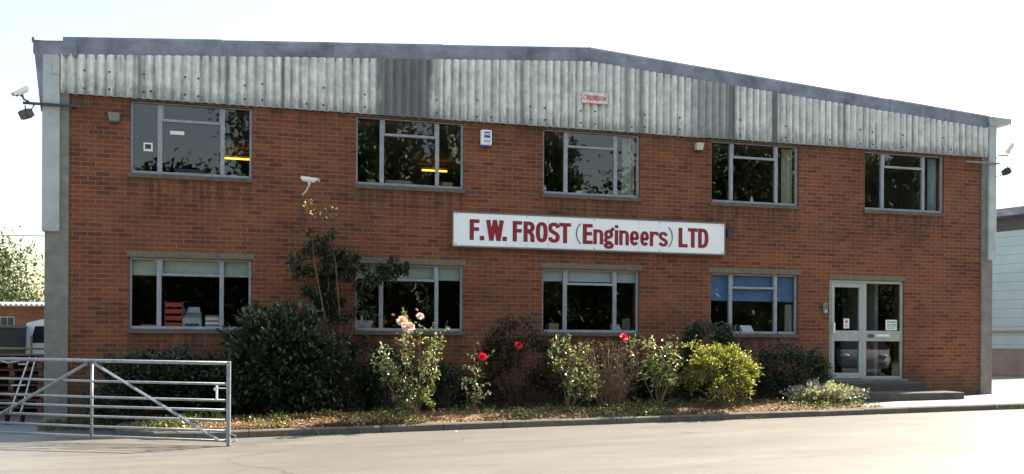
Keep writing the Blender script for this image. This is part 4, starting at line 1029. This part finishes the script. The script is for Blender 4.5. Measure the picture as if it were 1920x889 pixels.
# dry twiggy bush
t_ = thing('twiggy_bush', 'bare brown twiggy bush between two leafy rose bushes', 'bush', (1.25, -1.7, bed_z(1.25, -1.7)))
b = MB()
for k in range(120):
    a = rnd.uniform(-1, 1); tip = Vector((1.2 + a * .52 + rnd.uniform(-.1, .1), -1.7 + rnd.uniform(-.35, .3), rnd.uniform(.6, 1.36)))
    b0 = Vector((1.25 + a * .15, -1.7 + rnd.uniform(-.1, .1), bed_z(1.25, -1.7)))
    pth = [b0.lerp(tip, i / 5) + Vector((rnd.gauss(0, .03), rnd.gauss(0, .03), rnd.gauss(0, .02))) for i in range(6)]
    b.tube(pth, [.007, .006, .005, .004, .003, .002], 4)
    for _ in range(4):
        q = pth[rnd.randrange(2, 6)]; e = q + Vector((rnd.gauss(0, .09), rnd.gauss(0, .09), rnd.uniform(-.05, .14))); b.tube([q, (q + e) / 2 + rdir() * .015, e], [.0035, .003, .002], 4)
b.build('twigs', twigm, t_)
pts = [(Vector((1.2 + rnd.gauss(0, .3), -1.75 + rnd.gauss(0, .15), rnd.uniform(.5, 1.35))), rdir()) for _ in range(600)]
leaves(b_ := MB(), pts, .034, .018); b_.build('withered_leaves', LF['dead'], t_)
# golden bush, silver cushion
shrub('golden_bush', 'rounded golden yellow leaved bush catching the sun near the kerb', (3.14, -1.98, .72), (.66, .48, .56), 8500, LF['gold'], .048, .03, 60, .28, 10, None, 'bush', -.55, .8,
      [(Vector((2.64 + rnd.gauss(0, .06), -2.0 + rnd.gauss(0, .05), 1.28 + rnd.gauss(0, .06))), rdir()) for _ in range(60)])
t_ = thing('silver_shrub', 'low spreading silvery leaved shrub at the foot of the door steps', 'shrub', (5.3, -1.85, bed_z(5.3, -1.85)))
pts = []; b = MB()
for k in range(150):
    a = rnd.uniform(-.1, pi + .1); d = Vector((cos(a) * rnd.uniform(.3, 1), rnd.uniform(-.55, .35), .5)); b0 = Vector((5.25, -1.75, bed_z(5.25, -1.8)))
    tip = b0 + Vector((d.x * .82, d.y * .75, rnd.uniform(.10, .46) * (1 - .45 * abs(d.x))))
    pth = [b0.lerp(tip, i / 4) + Vector((0, 0, .12 * sin(pi * i / 4))) for i in range(5)]; b.tube(pth, [.005, .004, .003, .003, .002], 4)
    for i in range(22):
        s_ = .35 + .65 * rnd.random(); p = pth[min(int(s_ * 4), 3)].lerp(pth[min(int(s_ * 4) + 1, 4)], s_ * 4 % 1); pts.append((p + rdir() * .03, (tip - b0).normalized() + rdir() * .4))
b.build('stems', twigm, t_)
leaves(b_ := MB(), pts, .05, .018); b_.build('foliage', LF['silv'], t_)

# ground cover, dead leaves and grass in the bed
def bed_pt(xa=-6.2, xb=6.1, front=None):
    x = rnd.uniform(xa, xb); yf = bed_front(x) + .14
    y = yf + (-.05 - yf) * (rnd.random() if front is None else rnd.random() ** 2 * front); return x, y
pts = []
for _ in range(5200):
    x, y = bed_pt(front=.75); 
    if mnoise.noise(Vector((x * .9, y * 1.4, 5))) < -.15 and rnd.random() < .7: continue
    pts.append((Vector((x, y, bed_z(x, y) + rnd.uniform(.004, .04))), Vector((rnd.gauss(0, 1), rnd.gauss(0, 1), .1))))
for _ in range(1500):
    x, y = bed_pt(-5.0, -2.4, .5); pts.append((Vector((x, y, bed_z(x, y) + rnd.uniform(.004, .05))), Vector((rnd.gauss(0, 1), rnd.gauss(0, 1), .15))))
b_ = leaves(MB(), pts, .045, .032, .05); tag(b_.build('leaf_litter', LF['dead']), 'brown dead leaves scattered over the planting bed behind the kerb', 'leaf litter', kind='stuff')
pts = []
for _ in range(85):
    x, y = bed_pt(front=.9); dens = mnoise.noise(Vector((x * .7, y, 9)))
    if dens < -.05: continue
    h = rnd.uniform(.04, .16); r_ = rnd.uniform(.06, .18)
    for _ in range(70): pts.append((Vector((x + rnd.gauss(0, r_), y + rnd.gauss(0, r_ * .6), 0)), rdir()))
pts = [(Vector((p.x, p.y, bed_z(p.x, p.y) + rnd.uniform(.0, .11))), d) for p, d in pts if bed_front(p.x) + .08 < p.y < -.05 and -6.3 < p.x < 6.2]
b_ = leaves(MB(), pts, .042, .026, .4); tag(b_.build('ground_cover', LF['lime']), 'low green weeds and ground cover between the shrubs', 'ground cover', kind='stuff')
b = MB()
def tuft(x, y, z, n, h, sp):
    for _ in range(n):
        bx, by = x + rnd.gauss(0, sp), y + rnd.gauss(0, sp * .5); a = rnd.uniform(0, 6.28); hh = h * rnd.uniform(.5, 1.2)
        d = Vector((cos(a), sin(a), 0)) * hh * rnd.uniform(.2, .8); s_ = Vector((-sin(a), cos(a), 0)) * .004
        p0 = Vector((bx, by, z)); p1 = p0 + d * .4 + Vector((0, 0, hh * .7)); p2 = p0 + d + Vector((0, 0, hh))
        b.add([tuple(p0 - s_), tuple(p0 + s_), tuple(p1 + s_), tuple(p2), tuple(p1 - s_)], [(0, 1, 2, 3, 4)])
for _ in range(150):
    x, y = bed_pt(); tuft(x, y, bed_z(x, y) - .01, 9, .10, .05)
for x in (-3.75, -2.9, 8.55, 8.85, 9.3, 3.3): tuft(x, kerb_y(x) - .02, g_road(x) - .005, 14, .08, .13)
for _ in range(60):
    x, y = rnd.uniform(-7.6, -6.5), rnd.uniform(-.9, -.1); tuft(x, y, g_road(x) - .01, 10, .12, .06)
tag(b.build('grass_tufts', LF['grass']), 'thin grass tufts in the bed and along the kerb foot', 'grass', kind='stuff')

# pale fallen leaves on the road
for i, (x, y) in enumerate(((-1.72, -4.0), (2.35, -2.75), (2.45, -2.78), (5.75, -2.62), (-3.9, -3.95), (3.0, -6.6), (2.2, -8.6), (8.2, -2.55), (-1.6, -2.95), (1.25, -2.85), (-.5, -2.85))):
    b = MB(); s_ = rnd.uniform(.02, .035); a = rnd.uniform(0, 6)
    o_ = [(-1, 0, .01), (-.4, .5, .012), (.4, .45, .02), (1, 0, .035), (.4, -.4, .02), (-.4, -.5, .012)]
    z = g_road(x) - .002
    vs = [(x + s_ * (u * cos(a) - v * sin(a)), y + s_ * (u * sin(a) + v * cos(a)), z + w_ * .6) for u, v, w_ in o_] + [(x, y, z + .004)]
    b.add(vs, [(6, k, (k + 1) % 6) for k in range(6)])
    tag(b.build('fallen_leaf', M['paper'] if i % 2 == 0 else mat_leaf('pale_leaf', [(0, (.5, .42, .25)), (1, (.6, .5, .3))], .6, .2)), 'pale fallen leaf lying on the sunlit road near the kerb', 'leaf', 'pale leaves on the road')

# ------------------------------------------------------------------ shed beyond the right corner
def sheet_mat(name, c, step=.32, axis=2, var=.12):
    m = NT(name); g = m.n('NewGeometry'); sp_ = m.n('SeparateXYZ'); m.l(g.outputs['Position'], sp_.inputs[0])
    f_ = m.math('FRACT', m.math('DIVIDE', sp_.outputs[axis], step)); ln = m.math('LESS_THAN', f_, .09)
    n_ = m.noise(m.coord(), .8, 5, .6)
    col = m.ramp(n_, [(.3, tuple(x_ * (1 - var) for x_ in c)), (.7, tuple(x_ * (1 + var) for x_ in c))])
    m.base(m.mix(m.math('MULTIPLY', ln, .45), col, tuple(x_ * .35 for x_ in c))); m.p.inputs['Roughness'].default_value = .6
    return m.mat
sd = thing('storage_shed', 'pale teal clad shed with grey roof edge beyond the right corner', 'shed', (21.0, 10.5, .2))
dv = Vector((.305, -.952)); o_ = Vector((21.05, 10.5)); nv = Vector((.952, .305))
def sbox(b, s0, s1, n0, n1, z0, z1):
    P = lambda s, n, z: (o_.x + dv.x * s + nv.x * n, o_.y + dv.y * s + nv.y * n, z)
    b.add([P(s0, n0, z0), P(s1, n0, z0), P(s1, n1, z0), P(s0, n1, z0), P(s0, n0, z1), P(s1, n0, z1), P(s1, n1, z1), P(s0, n1, z1)],
          [(3, 2, 1, 0), (4, 5, 6, 7), (0, 1, 5, 4), (1, 2, 6, 5), (2, 3, 7, 6), (3, 0, 4, 7)])
b = MB(); sbox(b, -22, 1.7, 0, 12, 1.15, 5.35); b.build('cladding', sheet_mat('teal_cladding', (.33, .43, .43)), sd)
b = MB(); sbox(b, -22, 1.7, .03, 12, -.2, 1.15); b.build('plinth', mat_plain('shed_plinth', (.22, .185, .155), .9, 0, .2, 2), sd)
b = MB(); sbox(b, -22, 1.72, -.03, -.001, 1.70, 1.80); b.build('trim_rail', M['grey'], sd)
b = MB(); sbox(b, -22, 1.9, .1, 12.1, 5.352, 5.85); b.build('eaves_shade_band', M['dark'], sd)  # dark strip put in for the shade under the eaves
b = MB(); sbox(b, -22.2, 2.1, -.45, 12.3, 5.85, 6.12); b.build('roof', M['capping'], sd)

# ------------------------------------------------------------------ yard to the left
TR = Matrix.Translation((-14.6, 26.5, 0)) @ Matrix.Rotation(-.258, 4, 'Z')
ws = thing('brick_workshop', 'low brick workshop with white corrugated roof edge beyond the yard', 'building', (-14.6, 26.5, 0))
b = MB(TR); b.box(-10, 4.5, 0, 8, -.3, 2.72); b.build('brick_wall', mat_brick('workshop_brick', dark=.75), ws)
b = MB(TR)
n = 560; vs = []
for i in range(n + 1):
    x = -10.3 + 15.1 * i / n; o = .05 * cos(2 * pi * x / .22)
    vs += [(x, -.35, 2.78 + o), (x, 8.3, 3.15 + o), (x, 8.3, 3.13 + o), (x, -.35, 2.72 + o)]
b.add(vs, [(i * 4 + k, i * 4 + 4 + k, i * 4 + 4 + (k + 1) % 4, i * 4 + (k + 1) % 4) for i in range(n) for k in range(4)]); b.build('roof', mat_plain('white_roof_sheet', (.62, .62, .58), .8, 0, .1, 3), ws, True)
for x in (-.9, 1.35, -4.5):
    b = MB(TR); b.box(x - .45, x + .45, -.04, -.002, 1.55, 2.25); f_ = b.build('window', M['frame'], ws)
    b = MB(TR); [b.box(x - .40 + k * .28, x - .16 + k * .28, -.052, -.042, 1.6, 2.2) for k in range(3)]; b.build('pane', M['carglass'], f_)
# van
TV = Matrix.Translation((-10.5, 13.4, 0)) @ Matrix.Rotation(-.35, 4, 'Z')
van = thing('parked_van', 'white van parked in the yard, half hidden by the left column', 'van', (-10.5, 13.4, -.1))
b = MB(TV); prof = [(-.9, .35), (-.9, 1.05), (-.75, 1.15), (-.35, 1.78), (.1, 1.88), (3.4, 1.88), (3.5, 1.8), (3.5, .35)]
b.prism(prof, -.85, .85); b.build('body', M['white'], van)
b = MB(TV); b.add([(-.74, -.75, 1.19), (-.74, .75, 1.19), (-.37, .68, 1.74), (-.37, -.68, 1.74)], [(0, 3, 2, 1)]); 
for p in range(4): b.v[p] = tuple(Vector(b.v[p]) + TV.to_3x3() @ Vector((-.02, 0, .01)))
b.build('windscreen', M['carglass'], van)
b = MB(TV); b.prism([(-.25, 1.2), (-.1, 1.68), (.7, 1.70), (.7, 1.2)], -.865, -.852); b.build('side_window', M['carglass'], van)
for x in (-.2, 2.6):
    for y in (-.8, .8):
        b = MB(TV); b.tube([(x, y - .09, .24), (x, y + .09, .24)], .31, 16); wl = b.build('wheel', M['tyre'], van)
        b = MB(TV); b.tube([(x, y - .1, .24), (x, y + .1, .24)], .17, 12); b.build('rim', M['galv'], wl)
# skip, timber stack, barrier, trolley
TS = Matrix.Translation((-11.75, 12.3, -.1)) @ Matrix.Rotation(-.3, 4, 'Z') @ Matrix.Diagonal((.45, 1, 1, 1))
sk = thing('waste_skip', 'dark grey steel skip standing left of the white van', 'skip', (-11.75, 12.3, -.1))
b = MB(TS); b.add([(-.9, -.7, .1), (.9, -.7, .1), (.9, .7, .1), (-.9, .7, .1), (-1.15, -.8, 1.75), (1.0, -.8, 1.75), (1.0, .8, 1.75), (-1.15, .8, 1.75)], [(3, 2, 1, 0), (0, 1, 5, 4), (1, 2, 6, 5), (2, 3, 7, 6), (3, 0, 4, 7)]); b.build('bin', mat_plain('dark_skip_paint', (.08, .085, .08), .6, .2), sk)
b = MB(TS); [b.box(a, d, e_, f_, 1.72, 1.80) for a, d, e_, f_ in ((-1.2, 1.05, -.85, -.78), (-1.2, 1.05, .78, .85), (-1.2, -1.13, -.777, .777), (.98, 1.05, -.777, .777))]; b.build('rim', M['grey'], sk)
TB = Matrix.Translation((-8.78, 3.25, -.07)) @ Matrix.Rotation(-.258, 4, 'Z')
for i, (dx, dy, n_) in enumerate(((0, 0, 8), (-1.35, .3, 7))):
    for k in range(n_):
        t_ = thing('timber_pallet', ['rusty brown stillage pallet in the yard stack beside the column', 'rusty brown stillage pallet in the stack nearer the frame edge'][i], 'pallet', TB @ Vector((dx, dy, k * .14)), ['pallets stacked by the column', 'pallets stacked by the frame edge'][i])
        jx, jy = rnd.uniform(-.03, .03), rnd.uniform(-.03, .03); z = k * .14
        b = MB(TB); [b.box(dx - .6 + jx, dx + .6 + jx, dy - .5 + j * .175 + jy, dy - .39 + j * .175 + jy, z + .10, z + .122) for j in range(6)]; b.build('deck', M['rust'], t_)
        b = MB(TB); [b.box(dx + e_ - .05 + jx, dx + e_ + .05 + jx, dy - .5 + jy, dy + .49 + jy, z + .002, z + .098) for e_ in (-.54, 0, .54)]; b.build('bearers', M['rust'], t_)
br = thing('safety_barrier', 'yellow painted tubular safety barrier behind the pallets', 'barrier', (-9.5, 6.5, -.1))
TY = Matrix.Translation((-9.5, 6.5, -.1)) @ Matrix.Rotation(-.258, 4, 'Z')
for x in (-.75, .0, .34):
    b = MB(TY); b.tube([(x, 0, 0), (x, 0, 1.50)], .03, 8); b.build('upright', M['yellow'], br, True)
for z in (.75, 1.2): b = MB(TY); b.tube([(-1.3, 0, z), (.5, 0, z)], .024, 8); b.build('rail', M['yellow'], br, True)
tl = thing('sack_trolley', 'white tubular sack trolley leaning beside the column base', 'trolley', (-8.3, .9, -.06))
b = MB()
for dx in (0, .16):
    b.tube([(-8.42 + dx, .75, .06), (-8.40 + dx, .85, .2), (-8.18 + dx * .6, 1.02, 1.02)], .014, 6)
b.tube([(-8.34, .97, .9), (-8.22, .97, .9)], .012, 6); b.tube([(-8.42, .87, .55), (-8.2, .87, .55)], .012, 6); b.tube([(-8.58, .8, .97), (-8.46, .83, .93), (-8.30, .9, .96)], .013, 6); b.build('frame', M['white'], tl)
for dx in (-.03, .2):
    b = MB(); b.tube([(-8.42 + dx, .72, .05), (-8.39 + dx, .72, .05)], .10, 12); b.build('wheel', M['tyre'], tl)
b = MB(); b.box(-8.44, -8.24, .48, .72, -.05, -.035); b.build('toe_plate', M['galv'], tl)
cb = thing('overhead_cable', 'thin pale overhead cable running from the left column across the yard', 'cable', (-7.75, 4.0, 3.7))
b = MB(); b.tube([(-7.79, 6.0, 3.62), (-12, 9.2, 3.9), (-20, 15, 4.6), (-34, 25, 7)], .016, 6); b.build('wire', M['white'], cb)

# ------------------------------------------------------------------ trees
def tree(label, x, y, h, rad, n, mat, group=None, crown0=.25, L=.28, clumps=42, z0=-.05, inner=0):
    t_ = thing('leafy_tree', label, 'tree', (x, y, z0), group)
    b = MB(); b.tube([(x, y, z0 - .2), (x + rnd.uniform(-.2, .2), y, h * .3), (x + rnd.uniform(-.3, .3), y + .1, h * .6), (x + rnd.uniform(-.3, .3), y, h * .88)], [h * .028, h * .021, h * .013, h * .004], 8)
    ends = []
    for k in range(clumps):
        d = rdir(); zc_ = h * (crown0 + (1 - crown0) * (.5 + .5 * d.z)) ; f_ = sqrt(max(.05, 1 - (2 * ((zc_ / h - crown0) / (1 - crown0)) - 1) ** 2)) ** .8
        p = Vector((x + d.x * rad * f_ * rnd.uniform(.6, 1.1), y + d.y * rad * f_ * rnd.uniform(.6, 1.1), zc_ * rnd.uniform(.92, 1.0)))
        q = Vector((x, y, max(h * .2, p.z - h * rnd.uniform(.08, .22)))); b.tube([q, (q + p) / 2 + Vector((0, 0, .1)), p], [h * .008, h * .005, h * .002], 5); ends.append(p)
    b.build('trunk', M['bark'], t_)
    pts = []
    for _ in range(n):
        p = rnd.choice(ends); s_ = rad * .26; e = Vector((rnd.gauss(0, s_), rnd.gauss(0, s_), rnd.gauss(0, s_ * .62))); pts.append((p + e, rdir()))
    leaves(b_ := MB(), pts, L, L * .6)
    ip = []
    for _ in range(inner):
        p = rnd.choice(ends); f_ = rnd.uniform(.1, .8); ip.append((Vector((x + (p.x - x) * f_, y + (p.y - y) * f_, p.z - rnd.uniform(0, .12) * h)), rdir()))
    leaves(b_, ip, L * 1.9, L * 1.4); b_.build('crown', mat, t_)
tree('dark green tree behind the workshop roof, nearest the column', -23.6, 46, 7.8, 4.2, 22000, LF['tree'], None, .08, .25, 120, inner=9000)
tree('pale green tree behind the workshop at the frame edge', -28.6, 47, 7.2, 3.6, 16000, LF['ltree'], None, .08, .24, 90, inner=6500)
tree('yellow green bushy tree just behind the workshop roof', -25.6, 40, 5.0, 2.6, 12000, LF['ltree'], None, .06, .20, 70, inner=4000)
# the tree belt across the road, seen mirrored in the window glass
for x, y, h, r in ((-4.2, -30, 14.5, 2.9), (1.0, -31, 15.5, 3.4), (6.5, -31, 15, 3.0), (9.6, -30, 13.5, 1.9), (17.0, -32, 14, 2.7), (22, -32, 16, 4.2), (29, -33, 16, 4.5), (36, -31, 16, 4.5), (43, -27, 14, 4.5), (-8.9, -31, 10.2, 2.2), (-14, -32, 6.4, 3.0), (13.2, -32, 9.5, 2.5)):
    tree('dark tree across the road seen only as a reflection in the windows', x, y, h, r, 7000, LF['tree'], 'trees mirrored in the windows', .03, .34, 70, inner=1500)

# unseen conifers added behind them to block bright sky in the reflections
def sky_screen_conifer(x, y, h, r):
    t_ = thing('sky_screen_conifer', 'unseen evergreen added across the road to darken the window reflections', 'tree', (x, y, -.05), 'evergreens added to darken window reflections')
    b = MB(); b.tube([(x, y, -.2), (x, y, h * .9)], [.22, .04], 7); b.build('trunk', M['bark'], t_)
    b = MB(); vs = []; nu, nv = 16, 14; prof = lambda t: r * (1 - t ** 2.6) ** .7 * (.88 + .12 * min(1, t * 8))
    for i in range(nv + 1):
        t = i / nv
        for k in range(nu):
            a = 2 * pi * k / nu; rr = prof(t) * .92 * (1 + .28 * mnoise.noise(Vector((x + cos(a) * 1.4, sin(a) * 1.4, t * 7)))); vs.append((x + rr * cos(a), y + rr * sin(a), h * (.015 + .97 * t)))
    b.add(vs, [(i * nu + k, i * nu + (k + 1) % nu, i * nu + nu + (k + 1) % nu, i * nu + nu + k) for i in range(nv) for k in range(nu)])
    pts = []
    for _ in range(2600):
        t = rnd.random() ** 1.2; a = rnd.uniform(0, 2 * pi); rr = prof(t) * rnd.uniform(.85, 1.12); pts.append((Vector((x + rr * cos(a), y + rr * sin(a), h * (.015 + .97 * t))), Vector((cos(a), sin(a), .6))))
    leaves(b, pts, .42, .22, .5); b.build('crown', LF['tree'], t_)
for cx_, ch_, cr_ in ((-4.6, 14.2, 2.1), (-1.0, 15.5, 2.3), (2.6, 16, 2.4), (6.2, 15.6, 2.3), (9.6, 15, 2.2), (20.0, 14.5, 2.3), (23.6, 15.5, 2.4), (27.4, 16, 2.5), (31.2, 15.5, 2.5), (35.2, 16, 2.5), (39.2, 15.5, 2.5), (43.4, 15, 2.5), (-9.0, 8.5, 2.6), (-13.2, 6.6, 2.6), (13.2, 8.5, 2.4), (16.6, 9, 2.3)): sky_screen_conifer(cx_, -38 + rnd.uniform(-.6, .6), ch_, cr_)

# silver car across the forecourt, mirrored in the door
TC = Matrix.Translation((16.4, -12.1, g_road(14))) @ Matrix.Rotation(math.atan2(12.1, -8.4) , 4, 'Z')
car = thing('parked_car', 'silver car mirrored in the lower glass of the front door', 'car', (16.4, -12.1, g_road(14)))
b = MB(TC)
secs = [(-2.0, .34, .78, .80, .62), (-1.85, .24, .92, .86, .8), (-1.2, .22, .98, .88, .86), (0, .22, .95, .88, .88), (.9, .22, .92, .88, .86), (1.5, .22, .84, .86, .78), (1.9, .25, .70, .80, .66), (2.05, .33, .58, .68, .5)]
vs = []
for x, z0, z1, wlo, whi in secs:
    zm = (z0 + z1) * .5
    vs += [(x, -wlo * .92, z0), (x, -wlo, zm), (x, -whi, z1 - .05), (x, -whi * .85, z1), (x, whi * .85, z1), (x, whi, z1 - .05), (x, wlo, zm), (x, wlo * .92, z0)]
nS = len(secs); b.add(vs, [(i * 8 + k, i * 8 + (k + 1) % 8, i * 8 + 8 + (k + 1) % 8, i * 8 + 8 + k) for i in range(nS - 1) for k in range(8)] + [tuple(range(7, -1, -1)), tuple(range(nS * 8 - 8, nS * 8))])
body = b.build('body', M['carp'], car, True)
b = MB(TC); cabin = [(-1.7, .93), (-1.25, 1.40), (-.2, 1.45), (.45, 1.36), (1.15, .92)]
vs = []
for x, z in cabin: wv = .80 - (z - .93) * .42; vs += [(x, -wv, z), (x, wv, z)]
b.add(vs, [(0, 1, 3, 2), (2, 3, 5, 4), (4, 5, 7, 6), (6, 7, 9, 8), (0, 2, 4, 6, 8), (9, 7, 5, 3, 1)]); b.build('cabin', M['carglass'], car)
b = MB(TC); b.box(-1.22, .40, -.60, .60, 1.455, 1.475); b.build('roof_panel', M['carp'], car)
for y in (-.6, .6):
    b = MB(TC); b.ball((1.93, y, .66), .13, 10, 6, (.6, 1.3, .6)); b.build('headlight', M['glass'] if False else M['white'], car, True)
for x in (-1.3, 1.3):
    for y in (-.80, .80):
        b = MB(TC); b.tube([(x, y - .1, .31), (x, y + .1, .31)], .31, 18); wl = b.build('wheel', M['tyre'], car)
        b = MB(TC); b.tube([(x, y - .105, .31), (x, y + .105, .31)], .2, 12); b.build('rim', M['galv'], wl)
